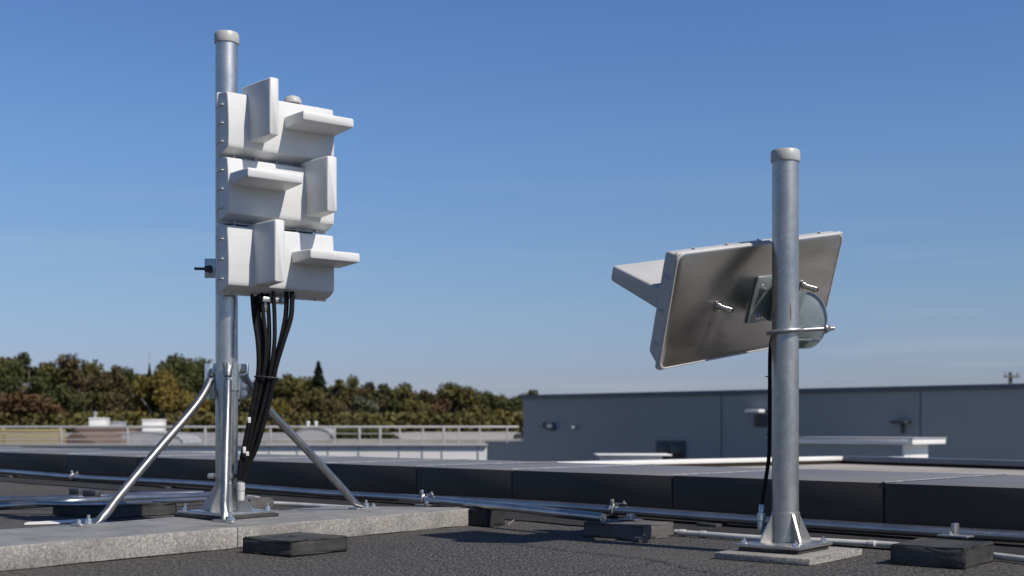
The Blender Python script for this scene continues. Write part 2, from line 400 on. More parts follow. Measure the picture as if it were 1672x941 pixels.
# saddle on the right block
mb = MB(); sp_ = cp(1.93, -.055, 0)
q = onz(1560, 877, .056)
mb.box((.09, .05, .005), frame(q + Vector((0, 0, .0035)), CD), bevel=.001); mb.box((.012, .03, .035), frame(q + Vector((.01, .03, .02)), CD), bevel=.002)
hexbolt(mb, q + Vector((-.015, 0, .006)), (0, 0, 1), .006, .006, .005)
mb.build('pipe_bracket', M['galv_bright'], b3)
mb = MB(); q = onz(1030, 849.5, .05); mb.box((.07, .05, .005), frame(q + Vector((0, 0, .003)), CD), bevel=.001); mb.box((.016, .03, .02), frame(q + Vector((0, 0, .012)), CD), bevel=.002); mb.build('pipe_bracket', M['galv'], b2)
block('support_block', onz(408, 834), .14, .17, .05, M['rubber_grey'], 'small grey support block just behind the foot of the left mast', (), .006)
block('support_block', onz(797, 861), .10, .09, .07, M['recess'], 'black square stub block under the bent conduit beside the concrete slab end', (), .004)
mb = MB(); lf0 = onz(829, 858, .001); mb.rings([[lf0 + .6 * Vector((.012 * k + .01 * math.sin(k * 2.1 + a), .01 * math.cos(k * 1.7 + a), .012 * (k % 2) + .008 * k)) for a in (0, .9, 1.8, 2.4)] for k in range(4)], False, False)
tag(mb.build('dry_leaf', M['pale_bark'], smooth=0), 'curled dry tan leaf lying under the bent conduit', 'leaf')
# low mat with tubes on the far left
block('support_block', onz(175, 848), .34, .40, .05, M['rubber'], 'low black rubber slab with steel tubes across it behind the left brace', (), .006, .003)
lt = thing('tube_rack', onz(200, 815, .05), 'bundle of steel tubes lying across the low black slab at far left', 'tubes')
for P, r in (([onz(-60, 817, .04), onz(60, 815, .05), onz(170, 812, .055), onz(250, 808, .05), onz(330, 806, .045)], .016), ([onz(-60, 830, .03), onz(30, 825, .04), onz(110, 820, .055), onz(200, 814, .058), onz(290, 811.5, .05), onz(350, 809, .045)], .018),
             ([onz(60, 823, .055), onz(140, 824, .055), onz(210, 822, .05), onz(280, 818, .045), onz(350, 815, .04)], .011)):
    mb = MB(); mb.tube(arc(P, 6), r, 14); mb.build('tube', M['conduit'], lt)
mb = MB(); mb.box((.03, .1, .03), frame(onz(150, 806, .085), EU), bevel=.004); mb.build('clamp', M['dark_metal'], lt)
mb = MB(); mb.box((.03, .08, .03), frame(onz(125, 803, .08), EU), bevel=.004); mb.build('clamp', M['dark_metal'], lt)
mb = MB(); P = [onz(40, 858), onz(95, 856.5), onz(152, 852), onz(158, 849), onz(100, 853), onz(45, 856)]
mb.prism([p.xy for p in P], .002, .008); tag(mb.build('metal_strip', M['white_metal']), 'thin white metal strip lying on the felt behind the left brace foot', 'strip')

# ------------------------------------------------------------------ concrete base of the left mast
A0 = Vector((-1.325, 3.17, 0)); BT = .066
def bz(s, m, z=0.): return A0 + EU * s + EM * m + Vector((0, 0, z))
def slab(poly, label):
    mb = MB(); t = bmesh.new()
    n = len(poly); a = [t.verts.new(bz(*p, .001)) for p in poly]; b = [t.verts.new(bz(*p, BT)) for p in poly]
    for k in range(n): t.faces.new((a[k], a[(k + 1) % n], b[(k + 1) % n], b[k]))
    t.faces.new(a[::-1]); t.faces.new(b)
    bmesh.ops.subdivide_edges(t, edges=[e for e in t.edges if e.calc_length() > .2], cuts=24, use_grid_fill=True)
    bmesh.ops.bevel(t, geom=[e for e in t.edges if len(e.link_faces) == 2 and e.calc_face_angle(0) > .5], offset=.0035, segments=2, profile=.5, affect='EDGES')
    for v in t.verts: v.co += Vector([random.uniform(-1, 1) * .0012 for _ in range(3)])
    mb.join(t); o = mb.build('concrete_slab', M['concrete'], smooth=30, extra=[M['concrete_top']])
    for p in o.data.polygons:
        if p.normal.z > .7: p.material_index = 1
    return tag(o, label, 'concrete slab')
slab([(-1.6, 0), (.772, 0), (.772, .50), (-1.6, .50)], 'long pale concrete slab at left carrying the left brace foot')
slab([(.778, .004), (1.925, .004), (1.78, .30), (1.66, .5), (.778, .5)], 'shorter pale concrete slab carrying the left mast and right brace foot')
ribbon('slab_crack', [bz(1.085, .002, BT), bz(1.10, .05, BT), bz(1.09, .12, BT), bz(1.12, .2, BT)], .002)

# ------------------------------------------------------------------ left mast
MP = Vector((-.983, 4.22, 0)); PR = .038
mast = thing('steel_mast', (MP.x, MP.y, BT), 'tall galvanised steel mast with three splayed braces on the concrete base', 'mast')
ZB = .088
def mtop(py): return H + (697 - py) / F * MP.y
mb = MB(); mb.lathe([(PR, ZB), (PR, mtop(72)), ], Matrix.Translation(MP), 40); mb.build('pole', M['galv'], mast)
zt = mtop(53)
mb = MB(); mb.lathe([(PR + .0005, zt - .040), (PR + .0035, zt - .040), (PR + .0045, zt - .037), (PR + .0045, zt - .012), (PR + .001, zt - .004), (PR * .6, zt), (.001, zt + .001)], Matrix.Translation(MP), 40); mb.build('cap', M['cap'], mast)
mb = MB(); Bm = frame(MP, EU)
mb.box((.235, .235, .010), Bm, (0, 0, ZB - .005), .002); pl = mb.build('base_plate', M['galv'], mast)
mb = MB(); mb.box((.25, .25, .011), frame(MP, EU), (0, 0, BT + .0062), .002); mb.build('rubber_pad', M['rubber'], mast)
for sx in (-1, 1):
    for sy in (-1, 1):
        mb = MB(); hexbolt(mb, Bm @ Vector((sx * .098, sy * .098, ZB)), (0, 0, 1), .0095, .010, .014); mb.build('bolt', M['bolt'], mast)
for k in range(4):
    a = math.atan2(EU.y, EU.x) + k * math.pi / 2 - math.pi / 4 + math.pi / 4
    d = Vector((math.cos(a + .35), math.sin(a + .35), 0)); m = frame(MP, d)
    mb = MB(); t = bmesh.new()
    L = [(PR - .003, ZB), (PR + .062, ZB), (PR + .060, ZB + .012), (PR + .006, ZB + .088), (PR - .003, ZB + .088)]
    a_ = [t.verts.new(m @ Vector((x, -.003, z))) for x, z in L]; b_ = [t.verts.new(m @ Vector((x, .003, z))) for x, z in L]
    for i in range(5): t.faces.new((a_[i], a_[(i + 1) % 5], b_[(i + 1) % 5], b_[i]))
    t.faces.new(a_[::-1]); t.faces.new(b_); mb.join(t); mb.build('gusset', M['galv'], mast)
# foot sleeve and lower clamp ring
mb = MB(); mb.lathe([(PR + .0005, ZB), (PR + .003, ZB + .001), (PR + .003, ZB + .095), (PR + .0005, ZB + .096)], Matrix.Translation(MP), 40); mb.build('sleeve', M['galv'], mast)
zc = mtop(777)
mb = MB(); mb.lathe([(PR + .0005, zc - .008), (PR + .006, zc - .007), (PR + .006, zc + .007), (PR + .0005, zc + .008)], Matrix.Translation(MP), 40)
for s_ in (-1, 1):
    mb.box((.022, .026, .018), frame(MP + Vector((s_ * (PR + .012), -.004, zc)), (1, 0, 0)), bevel=.002); hexbolt(mb, MP + Vector((s_ * (PR + .015), -.018, zc)), (0, -1, 0), .006, .007, .006)
mb.build('clamp_ring', M['galv'], mast)
# brace collar
z0, z1 = mtop(652), mtop(594)
mb = MB(); mb.lathe([(PR + .0005, z0 + .03), (PR + .004, z0 + .03), (PR + .004, z1), (PR + .0005, z1)], Matrix.Translation(MP), 40)
mb.build('collar', M['zinc'], mast)
def brace(top, foot, ear_dir, foot_dir, r=.0142):
    top = Vector(top); foot = Vector(foot)
    ear = Vector(ear_dir).normalized()
    # lug plate on the collar
    mb = MB(); m = frame(MP + ear * (PR + .016) + Vector((0, 0, (z0 + z1) / 2)), ear)
    mb.box((.040, .006, z1 - z0), m, (0, 0, 0), .0015); lug = mb.build('lug_plate', M['zinc'], mast)
    for zz in (.022, -.012, -.04):
        mb = MB(); hexbolt(mb, m @ Vector((.006, -.0035, zz)), m.to_3x3() @ Vector((0, -1, 0)), .0065, .006, .005); mb.build('bolt', M['bolt'], lug)
    d = (foot - top).normalized()
    fl = foot + Vector((0, 0, .006))
    P = arc([top + Vector((0, 0, .045)), top + Vector((0, 0, .01)) , top + d * .06 + Vector((0, 0, -.012)), top + d * .16 + Vector((0, 0, -.012)), (top + foot) / 2, fl - d * .10 + Vector((0, 0, .004)), fl - d * .035 + Vector((0, 0, .002)), fl + Vector(foot_dir) * .02], 5)
    mb = MB(); n = len(P); prev = None; loops = []
    for i, p in enumerate(P):
        t_ = (P[min(i + 1, n - 1)] - P[max(i - 1, 0)]).normalized()
        side = t_.cross(Vector((0, 0, 1)));
        if side.length < .2: side = Vector((-ear.y, ear.x, 0))
        side.normalize(); up = side.cross(t_)
        f = i / (n - 1)
        fa = max(0, 1 - f / .16); fb = max(0, 1 - (1 - f) / .13); k = max(fa, fb); k = k * k * (3 - 2 * k)
        rx = r * (1 + .35 * k); ry = r * (1 - .72 * k)
        if k > 0 and fa > 0: side, up = side, up
        loops.append([p + side * rx * math.cos(2 * math.pi * q / 16) + up * ry * math.sin(2 * math.pi * q / 16) for q in range(16)])
    mb.rings(loops); b = mb.build('brace', M['galv_brace'], mast)
    mb = MB(); m = frame(fl + Vector(foot_dir) * .028, foot_dir); m.translation.z = BT + .0045
    mb.prism(rrect(.115, .062, .012), -.0035, .0025, m, .0008); ft = mb.build('foot_plate', M['galv'], b)
    mb = MB(); q = m @ Vector((.008, .0, .003)); hexbolt(mb, q, (0, 0, 1), .010, .012, .014); hexbolt(mb, m @ Vector((.036, -.008, .003)), (0, 0, 1), .007, .008, .006); mb.build('anchor_bolt', M['bolt'], b)
lf = bz(.56, .415, BT); rf = onz(585, 832, BT); ff = onz(366, 852, BT)
brace(MP + Vector((-.052, -.012, .530)), lf, (-1, -.22, 0), (lf - MP).normalized() * Vector((1, 1, 0)))
brace(MP + Vector((.056, .012, .545)), rf, (1, .25, 0), Vector(((rf - MP).x, (rf - MP).y, 0)).normalized())
brace(MP + Vector((.018, -.060, .55)), ff, (.30, -1, 0), Vector((.7, -.7, 0)))

# ------------------------------------------------------------------ antenna modules
GU = Vector((.8, .6, 0)); GN = Vector((.6, -.8, 0)); P0 = Vector((-.957, 4.08, 0))
def upx(px, n):                              # panel coordinate u of a photo column at offset n
    k = (px - 836) / F; b = P0 + GN * n
    return (k * b.y - b.x) / (GU.x - k * GU.y)
def module(T, root, W, Hh, D, vfin, hfin, sc=1., mat_p='plastic', bow=1.):
    """T maps (u to the right, n outward, v up) with u, v from the lower left corner; vfin/hfin: (u0,u1,v0,v1)"""
    r = .008 * sc
    def loop(ins, n, bow=0.):
        o = []
        for x, y in rrect(W - 2 * ins, Hh - 2 * ins, max(r - ins * .4, .004)):
            bb = bow * math.sin(math.pi * min(1, max(0, (y + Hh / 2) / Hh))) * (1 if x < 0 else -1)
            o.append(T @ Vector((x + W / 2 + bb, n, y + Hh / 2)))
        return o
    q = sc
    prof = [(-D, .002 * q), (-D, Hh - .002 * q), (-.032 * q, Hh - .0035 * q), (-.012 * q, Hh - .005 * q), (-.005 * q, Hh - .007 * q), (-.001 * q, Hh - .012 * q), (.0012 * q, Hh * .86), (.0042 * q, Hh * .72), (.0066 * q, Hh * .55),
            (.0074 * q, Hh * .42), (.0072 * q, Hh * .28), (.0058 * q, Hh * .165), (.0046 * q, Hh * .125), (.0020 * q, Hh * .105), (-.004 * q, Hh * .092), (-.030 * q, Hh * .040), (-D * .85, .004 * q)]
    def section(u, shrink, lean):
        cn, cv = -D * .5, Hh * .5; o = []
        for n, v in prof:
            n = n * bow if n > 0 else n
            nn = n - shrink * (1 if n > -.02 * q else .0); vv = v - shrink * .6 * (1 if v > cv else -1)
            o.append(T @ Vector((u + lean * max(0, (nn + D)) / D, nn, vv)))
        return o
    mb = MB(); mb.rings([section(u, sh * q, ln * q) for u, sh, ln in ((.001, .0055, .0085 * bow), (.0012 , .0025, .0085 * bow), (.0025, .0006, .0085 * bow), (.006, 0, .008 * bow), (W * .5, 0, 0), (W - .007, 0, -.002), (W - .003, .001, -.002), (W - .0012, .0035, -.002), (W - .001, .0075, -.002))])
    body = mb.build('housing', M[mat_p], root, smooth=28)
    mb = MB(); mb.rings([loop(-.001 * sc, -D - .007 * sc), loop(-.0025 * sc, -D - .005 * sc), loop(-.0025 * sc, -D + .002 * sc), loop(-.001 * sc, -D + .004 * sc), loop(.003 * sc, -D + .004 * sc)])
    mb.build('rim', M[mat_p], root, smooth=40)
    # clips along the rim
    clips = []
    for k in range(3): clips.append(((0, Hh * (.2 + .29 * k)), 0)); clips.append(((W, Hh * (.2 + .29 * k)), 0))
    for k in range(5): clips.append(((W * (.12 + .19 * k), 0), 1)); clips.append(((W * (.12 + .19 * k), Hh), 1))
    for (cu, cv), flat in clips:
        mb = MB(); mb.box((.004 * sc if flat else .0095 * sc, D * (.42 if flat else .62), .005 * sc if flat else .0035 * sc), T @ Matrix.Translation((cu + (.0022 if flat == 0 and cu == 0 else 0), -D * (.72 if flat else .62), cv)), bevel=.0008 * sc); mb.build('clip', M[mat_p], root)
    def board(u0, u1, v0, v1, n1, dr_u, dr_v, back, name):
        mb = MB(); L = []
        for f, n, grow in ((0, back, 1.), (0, -.002, 1.), (.5, n1 * .5, .5), (1, n1 - .006 * sc, .03), (1, n1 - .0015 * sc, -.15), (1, n1, -.5)):
            gu, gv = dr_u * grow, dr_v * grow
            if grow < 0: gu = gv = grow * .0065 * sc
            w, h = u1 - u0 + 2 * gu, v1 - v0 + 2 * gv
            L.append([T @ Vector((x + (u0 + u1) / 2, n, y + (v0 + v1) / 2)) for x, y in rrect(w, h, min(.006 * sc, w * .3, h * .3), 4)])
        mb.rings(L); return mb.build(name, M[mat_p], root, smooth=40)
    if vfin: board(*vfin[:4], vfin[4], .013 * sc, .002 * sc, -D * .75, 'vertical_fin')
    if hfin: board(*hfin[:4], hfin[4], .002 * sc, .005 * sc, -.004, 'horizontal_fin')
specs = [
 (1.289, .213, (440.5, 455.5, 1.338, 1.527), (495, 578, 1.405, 1.436), 'upper white antenna box with upright fin left and ledge fin right'),
 (1.067, .216, (534.5, 550.5, 1.108, 1.296), (404.5, 495.5, 1.189, 1.220), 'middle white antenna box with ledge fin left and upright fin right'),
 (.826, .230, (449, 465, .855, 1.061), (507, 588, .943, .975), 'bottom white antenna box, cables leaving its underside'),
]
for z0_, hh, vf, hf, lab in specs:
    o = P0 + GN * 0 + Vector((0, 0, z0_))
    t = thing('panel_antenna', o, lab, 'antenna', 'white finned antenna boxes stacked on the left mast')
    T = Matrix((GU, GN, Vector((0, 0, 1)))).transposed().to_4x4(); T.translation = o
    a, b = upx(vf[0], .14), upx(vf[1], .14); c, d = upx(hf[0], .14), upx(hf[1], .14)
    Wd = .412
    module(T, t, Wd, hh, .062, (a, b, vf[2] - z0_, vf[3] - z0_, .14), (c, d, hf[2] - z0_, hf[3] - z0_, .14))
    if z0_ > 1.:
        mb = MB(); mb.box((.33, .018, .07), T @ Matrix.Translation((.20, -.080, .0)), bevel=.003); mb.build('dark_gap_backing', M['dark_metal'], t)  # added dark backing so the gaps between boxes look shaded
    # mounting bracket to the pole
    for dz in (.25, .75):
        mb = MB(); mb.box((.11, .030, .05), T @ Matrix.Translation((.063, -.083, hh * dz)), bevel=.003); mb.build('mount_bracket', M['zinc'], t)
    if z0_ > 1.2:
        for uu in (upx(430, -.035), upx(478, -.035)):
            mb = MB(); mb.lathe([(.014, -.02), (.016, .004), (.030, .006), (.030, .018), (.024, .027), (.012, .032), (.001, .033)], T @ Matrix.Translation((uu, -.035, hh + (.026 if uu < .16 else -.006))), 24); mb.build('domed_cap', M['cap'], t)
    if z0_ < .9:
        mb = MB(); mb.box((.10, .05, .018), T @ Matrix.Translation((.20, -.05, -.014)), bevel=.003); mb.box((.022, .03, .05), T @ Matrix.Translation((.165, -.05, -.03)), bevel=.003); mb.build('cable_bracket', M['galv'], t)
        # clamp with a threaded bolt showing left of the pole
        zc = .922; mb = MB()
        mb.box((.048, .012, .066), frame(MP + Vector((-.052, .002, zc)), (1, -.1, 0)), bevel=.002)
        mb.build('clamp_plate', M['zinc'], t)
        mb = MB(); q = MP + Vector((-.05, -.012, zc - .004)); mb.lathe([(.005, 0), (.005, .055), (.004, .057)], zaxis(q, (-1, -.15, 0)), 12); mb.lathe([(.011, .008), (.011, .022)], zaxis(q, (-1, -.15, 0)), 6); mb.lathe([(.014, .003), (.014, .008)], zaxis(q, (-1, -.15, 0)), 16)
        mb.build('clamp_bolt', M['dark_metal'], t)

# cables of the left mast
cb = thing('cable_bundle', at(400, 765, 4.17), 'bundle of black cables hanging from the bottom white antenna box', 'cables')
tops = [413, 420, 428, 437, 447, 468, 477]
left = [(490, 413), (520, 419), (560, 421), (600, 419), (640, 413), (690, 403), (730, 396), (765, 391), (785, 391)]
right = [(490, 478), (520, 472), (560, 463), (600, 455), (640, 447), (690, 433), (730, 420), (765, 404), (785, 396)]
order = [0, 1, 2, 3, 4, 5, 6]
for i, px in enumerate(tops):
    P = [at(px - .5, 476, 4.20 + .012 * (i % 2))]
    for (y, xl), (_, xr) in zip(left, right):
        f_ = .10 + .80 * i / 6; mixed = xl + (xr - xl) * f_; k = min(1, max(0, (y - 485) / 110)); k = k * k * (3 - 2 * k)
        P.append(at(px * (1 - k) + mixed * k + (1.2 * math.sin(y * .021 + i * 1.9)) * (k > .3) * (y < 740), y, 4.205 - .03 * k + .014 * (i % 2)))
    mb = MB(); mb.tube(arc(P, 8), .0085 if i in (0, 1, 5, 6) else .0072, 10); mb.build('cable', M['cable'], cb)
mb = MB(); ctr = at(427, 612, 4.18); ax = (at(424, 640, 4.175) - at(430, 585, 4.185))
m = zaxis(at(435, 617, 4.182), ax); ex = (m.to_3x3().inverted() @ Vector((1, 0, 0))); ang = math.atan2(ex.y, ex.x)
mb.tube([m @ (Matrix.Rotation(ang, 4, 'Z') @ Vector((0.0405 * math.cos(a), .024 * math.sin(a), 0))) for a in [2 * math.pi * k / 24 for k in range(24)]], .0028, 8, closed=True); mb.build('cable_tie', M['tie'], cb)
for px, py, l in ((407, 686, .03), (399, 735, .034), (404, 741, .022)):
    mb = MB(); q = at(px, py, 4.155); mb.box((.010, .003, l * .65), frame(q, (1, 0, 0), z=(.25, 0, 1)), bevel=.001); mb.build('cable_tag', M['tag'], cb)
mb = MB(); q = at(393.5, 818, 4.18); mb.lathe([(.006, 0), (.012, .002), (.013, .03), (.010, .032), (.014, .036), (.014, .060), (.009, .064), (.008, .092), (.005, .098)], zaxis(q, at(393, 768, 4.18) - q), 14)
mb.box((.012, .02, .012), frame(at(390, 800, 4.19), (1, 0, 0)), bevel=.002); mb.build('cable_gland', M['pipe'], cb)

# ------------------------------------------------------------------ right mast
RP = Vector((.2232 * 3.58, 3.58, 0)); RR = .0385
rm = thing('steel_mast', RP, 'short galvanised steel mast with flanged foot bolted on the paving slab', 'mast')
def rtop(py): return H + (697 - py) / F * RP.y
RB = .0405
mb = MB(); mb.lathe([(RR, RB), (RR, rtop(258))], Matrix.Translation(RP), 48); mb.build('pole', M['galv_dull'], rm)
zt = rtop(244)
mb = MB(); mb.lathe([(RR + .0005, zt - .038), (RR + .003, zt - .038), (RR + .004, zt - .035), (RR + .004, zt - .010), (RR + .0005, zt - .004), (RR * .6, zt - .0005), (.001, zt)], Matrix.Translation(RP), 48); mb.build('cap', M['cap'], rm)
mb = MB(); L = []
for k in range(9):
    f_ = k / 8; z_ = rtop(526 - 28 * f_); wd = .055 * math.sin(math.pi * min(1, .12 + f_ * .85)) * random.uniform(.7, 1.2); a0 = R(-80)
    L.append([mb.bm.verts.new(Vector((RP.x + (RR + .0006) * math.cos(a0 + x * wd), RP.y + (RR + .0006) * math.sin(a0 + x * wd), z_))) for x in (-1, -.4, .4, 1)])
for A_, B_ in zip(L, L[1:]):
    for q_ in range(3): mb.bm.faces.new((A_[q_], A_[q_ + 1], B_[q_ + 1], B_[q_]))
mb.build('scuff_mark', M['bark'], rm)
FU = EU
FB = frame(RP + Vector((-.012, -.035, 0)), FU)
mb = MB(); mb.box((.225, .20, .008), FB, (0, 0, RB - .004), .0015); mb.build('base_plate', M['galv_dull'], rm)
mb = MB(); mb.box((.205, .185, .0125), FB, (0, 0, .0265), .002); mb.build('rubber_pad', M['rubber'], rm)
for sx in (-1, 1):
    for sy in (-1, 1):
        mb = MB(); hexbolt(mb, FB @ Vector((sx * .092, sy * .08, RB)), (0, 0, 1), .008, .008, .008); mb.build('bolt', M['bolt'], rm)
mb = MB(); mb.lathe([(RR + .0005, RB), (RR + .0035, RB + .001), (RR + .0035, RB + .086), (RR + .0005, RB + .087)], Matrix.Translation(RP), 48); mb.build('sleeve', M['galv_dull'], rm)
for k in range(4):
    d = Vector((math.cos(R(-72 + 90 * k)), math.sin(R(-72 + 90 * k)), 0)); m = frame(RP, d); mb = MB(); t = bmesh.new()
    L = [(RR - .002, RB), (RR + .045, RB), (RR + .043, RB + .01), (RR + .005, RB + .083), (RR - .002, RB + .083)]
    a_ = [t.verts.new(m @ Vector((x, -.0035, z))) for x, z in L]; b_ = [t.verts.new(m @ Vector((x, .0035, z))) for x, z in L]
    for i in range(5): t.faces.new((a_[i], a_[(i + 1) % 5], b_[(i + 1) % 5], b_[i]))
    t.faces.new(a_[::-1]); t.faces.new(b_); mb.join(t); mb.build('gusset', M['galv_dull'], rm)
# paving slab under it, one edge broken
mb = MB(); fc = onz(1322, 925); e1 = FU * .36; e2 = EM * .29
poly = [fc.xy]
for k in range(1, 12): poly.append((fc + e1 * (k / 12) + EM * random.uniform(-.006, .008)).xy)
poly += [(fc + e1).xy, (fc + e1 + e2).xy, (fc + e2).xy]
mb.prism(poly, .001, .0195, bevel=.0022); tag(mb.build('paving_slab', M['concrete'], smooth=25), 'worn concrete paving slab under the right mast foot', 'paving slab')

# right antenna, seen from behind
Rm = Matrix(((.8277, -.5518, .1020), (.5342, .7192, -.4443), (.1718, .4222, .8900)))   # columns: along, front, up
AT = Vector((.7297, 3.72, .7639)); AW, AH, AD = .684, .358, .049
ra = thing('panel_antenna', AT, 'tilted grey antenna box on the right mast showing its bare steel back', 'antenna')
# front-facing module frame: u runs the other way when seen from the front
U_, Nf, V_ = -Rm.col[0], Rm.col[1], Rm.col[2]
T = Matrix((U_, Nf, V_)).transposed().to_4x4(); T.translation = AT - U_ * AW / 2 - V_ * AH / 2 + Nf * (AD + .004)
module(T, ra, AW, AH, AD, (.20, .255, .03, .15, .15), (.40, AW - .006, .178, .228, .222), 1.35, 'plastic_grey', 0.)
def apt(x, y, n): return AT + Rm @ Vector((x, -n, y))          # n towards the camera side
def aray(px, py, n):                                            # point on the back plane offset n seen at a photo position
    o = Vector((0, 0, H)); d = at(px, py, 1.) - o; nn = -Rm.col[1]
    return o + d * ((AT + nn * n - o).dot(nn) / d.dot(nn))
BN = -Rm.col[1]; BU = Rm.col[0]; BV = Rm.col[2]
BM = Matrix((BU, BV, BN)).transposed().to_4x4(); BM.translation = AT
def bl(p): return BM.inverted() @ Vector(p)
mb = MB(); mb.rings([[BM @ Vector((x, y, z)) for x, y in rrect(AW - i * 2, AH - i * 2, .024)] for i, z in ((.005, .0035), (.005, .0064), (.0065, .0074))])
pt = mb.build('back_plate', M['stainless'], ra)
# lip around it
mb = MB(); mb.rings([[BM @ Vector((x, y, z)) for x, y in rrect(AW + .004 - i * 2, AH + .004 - i * 2, .026)] for i, z in ((0, -.004), (-.0005, .004), (.002, .0082), (.0055, .0082), (.0075, .0055))], False, False); mb.build('lip', M['plastic_grey'], ra)
# connectors
for px, py in ((1172, 500), (1311, 466)):
    q = aray(px, py, .008); ax = (BN * 1.0 + Vector((.55, -.1, -.10))).normalized()
    l = bl(q)
    mb = MB(); mb.prism(rrect(.024, .034, .004), .0075, .0105, BM @ Matrix.Translation((l.x, l.y, 0)), .0006)
    mb.lathe([(.011, 0), (.011, .010), (.0085, .011), (.0085, .032), (.0095, .033), (.0095, .050), (.0075, .0505)], zaxis(q, ax), 18)
    cn = mb.build('connector', M['steel_pin'], ra)
    mb = MB(); mb.lathe([(.007, .0485), (.007, .0509), (.001, .0509)], zaxis(q, ax), 16); mb.build('socket', M['dark_hole'], cn)
for px, py, s_ in ((1168, 575, 1), (1125, 430, .6)):
    q = bl(aray(px, py, .008)); mb = MB(); mb.lathe([(.003, .007), (.003, .009), (.002, .0098)], BM @ Matrix.Translation((q.x, q.y, 0)), 10); mb.build('rivet', M['bolt'], ra)
# mounting bracket on the plate
bp = [bl(aray(px, py, .012)) for px, py in ((1237, 453), (1292, 445), (1275, 520), (1219, 529))]
mb = MB(); mb.prism([(p.x, p.y) for p in bp], .0085, .0135, BM, .0008); br = mb.build('bracket_plate', M['zinc'], ra)
for px, py in ((1246, 471), (1238, 515)):
    mb = MB(); hexbolt(mb, aray(px, py, .0135), BN, .009, .009, .008); mb.build('bolt', M['bolt'], br)
# folded web from the plate to the pole clamp
a_, b_ = aray(1268, 456, .0135), aray(1255, 525, .0135)
mb = MB(); w0, w1 = RP + Vector((-.012, .045, a_.z - .03)), RP + Vector((-.012, .045, b_.z - .012))
t = bmesh.new(); th = Vector((.005, .002, 0)); vs = [a_, b_, w1, w0]
A = [t.verts.new(p) for p in vs]; B = [t.verts.new(p + th) for p in vs]
for i in range(4): t.faces.new((A[i], A[(i + 1) % 4], B[(i + 1) % 4], B[i]))
t.faces.new(A[::-1]); t.faces.new(B); mb.join(t); mb.build('web_plate', M['zinc'], ra, smooth=0)
# half-round tilt plate standing beyond the pole
qz = H + (697 - 525) / F * 3.70
hc = Vector((RP.x + .066, 3.69, H + (697 - 523) / F * 3.69)); hx = Vector((.97, -.24, 0)).normalized()
hm = Matrix((hx, Vector((0, 0, 1)), hx.cross(Vector((0, 0, 1))))).transposed().to_4x4(); hm.translation = hc
poly = [(-.035, .085)] + [(.016 + .066 * math.sin(R(a)), .086 * math.cos(R(a))) for a in range(0, 181, 10)] + [(-.035, -.085)]
mb = MB(); mb.prism(poly, -.003, .003, hm, .001); hp = mb.build('tilt_plate', M['zinc_dark'], ra)
edge = [hm @ Vector((.016 + .066 * math.sin(R(a)), .086 * math.cos(R(a)), 0)) for a in range(8, 173, 6)]
mb = MB(); L = []
for p in edge:
    rad = (p - hc).normalized()
    L.append([p + hm.col[2].to_3d() * z + rad * k for k, z in ((-.0015, -.012), (.0015, -.012), (.0015, .006), (-.0015, .006))])
mb.rings(L); mb.build('flange', M['zinc'], hp)
mb = MB(); zc = H + (697 - 541) / F * 3.62
for dz in (.013, -.026):
    mb.box((.075, .055, .005), frame(Vector((RP.x + .078, 3.64, zc + dz)), hx), bevel=.001)
mb.build('saddle', M['zinc'], ra)
# u-bolt round the front of the pole
mb = MB(); ub = []
for k in range(0, 19):
    a = R(205 + (335 - 205) * 0); th = R(170 + (345 - 170) * k / 18)
    ub.append(Vector((RP.x + (RR + .010) * math.cos(th), RP.y + (RR + .010) * math.sin(th), zc - .004 + .004 * math.cos(th))))
dirr = Vector((.86, .10, .05))
ub = [ub[0] + Vector((.01, .05, 0))] + ub + [ub[-1] + dirr * .04, ub[-1] + dirr * .105]
mb.tube(ub, .0062, 12)
ubo = mb.build('u_bolt', M['galv_bright'], ra)
mb = MB(); e = ub[-1] - dirr * .022; mb.lathe([(.011, 0), (.011, .010)], zaxis(e, dirr), 6); mb.lathe([(.0145, -.003), (.0145, 0)], zaxis(e, dirr), 16); mb.lathe([(.0055, .010), (.0055, .024), (.0045, .025)], zaxis(e, dirr), 12); mb.build('nut', M['bolt'], ubo)
# cable down the right mast
rc = thing('cable', at(1243, 840, 3.60), 'single black cable hanging beside the right mast', 'cable')
mb = MB(); mb.tube(arc([at(1262, 545, 3.68), at(1257.5, 575, 3.655), at(1257, 640, 3.64), at(1256.5, 700, 3.635), at(1255.5, 745, 3.63), at(1250, 785, 3.62), at(1245.5, 812, 3.61), at(1243.5, 830, 3.60)], 8), [.0058] * 57, 12); mb.build('cord', M['cable'], rc)
mb = MB(); q = at(1242, 871, 3.595); mb.lathe([(.004, 0), (.0085, .006), (.010, .014), (.010, .036), (.0125, .038), (.0125, .058), (.008, .060), (.0075, .082), (.006, .084)], zaxis(q, at(1243.6, 822, 3.60) - q), 14); mb.build('cable_gland', M['zinc'], rc)
for py in (615, 672, 709):
    mb = MB(); q = at(1256.6, py, 3.638); mb.tube([q + Vector((.0072 * math.cos(a), .0072 * math.sin(a), 0)) for a in [k * math.pi / 6 for k in range(12)]], .0016, 6, closed=True); mb.box((.008, .003, .003), None, q + Vector((-.009, -.003, 0))); mb.build('cable_tie', M['tie'], rc)

# ------------------------------------------------------------------ surroundings
mb = MB(); mb.box((3000, 3000, .2), None, (0, 900, -9.1)); struct(mb.build('ground', M['ground'], smooth=0))
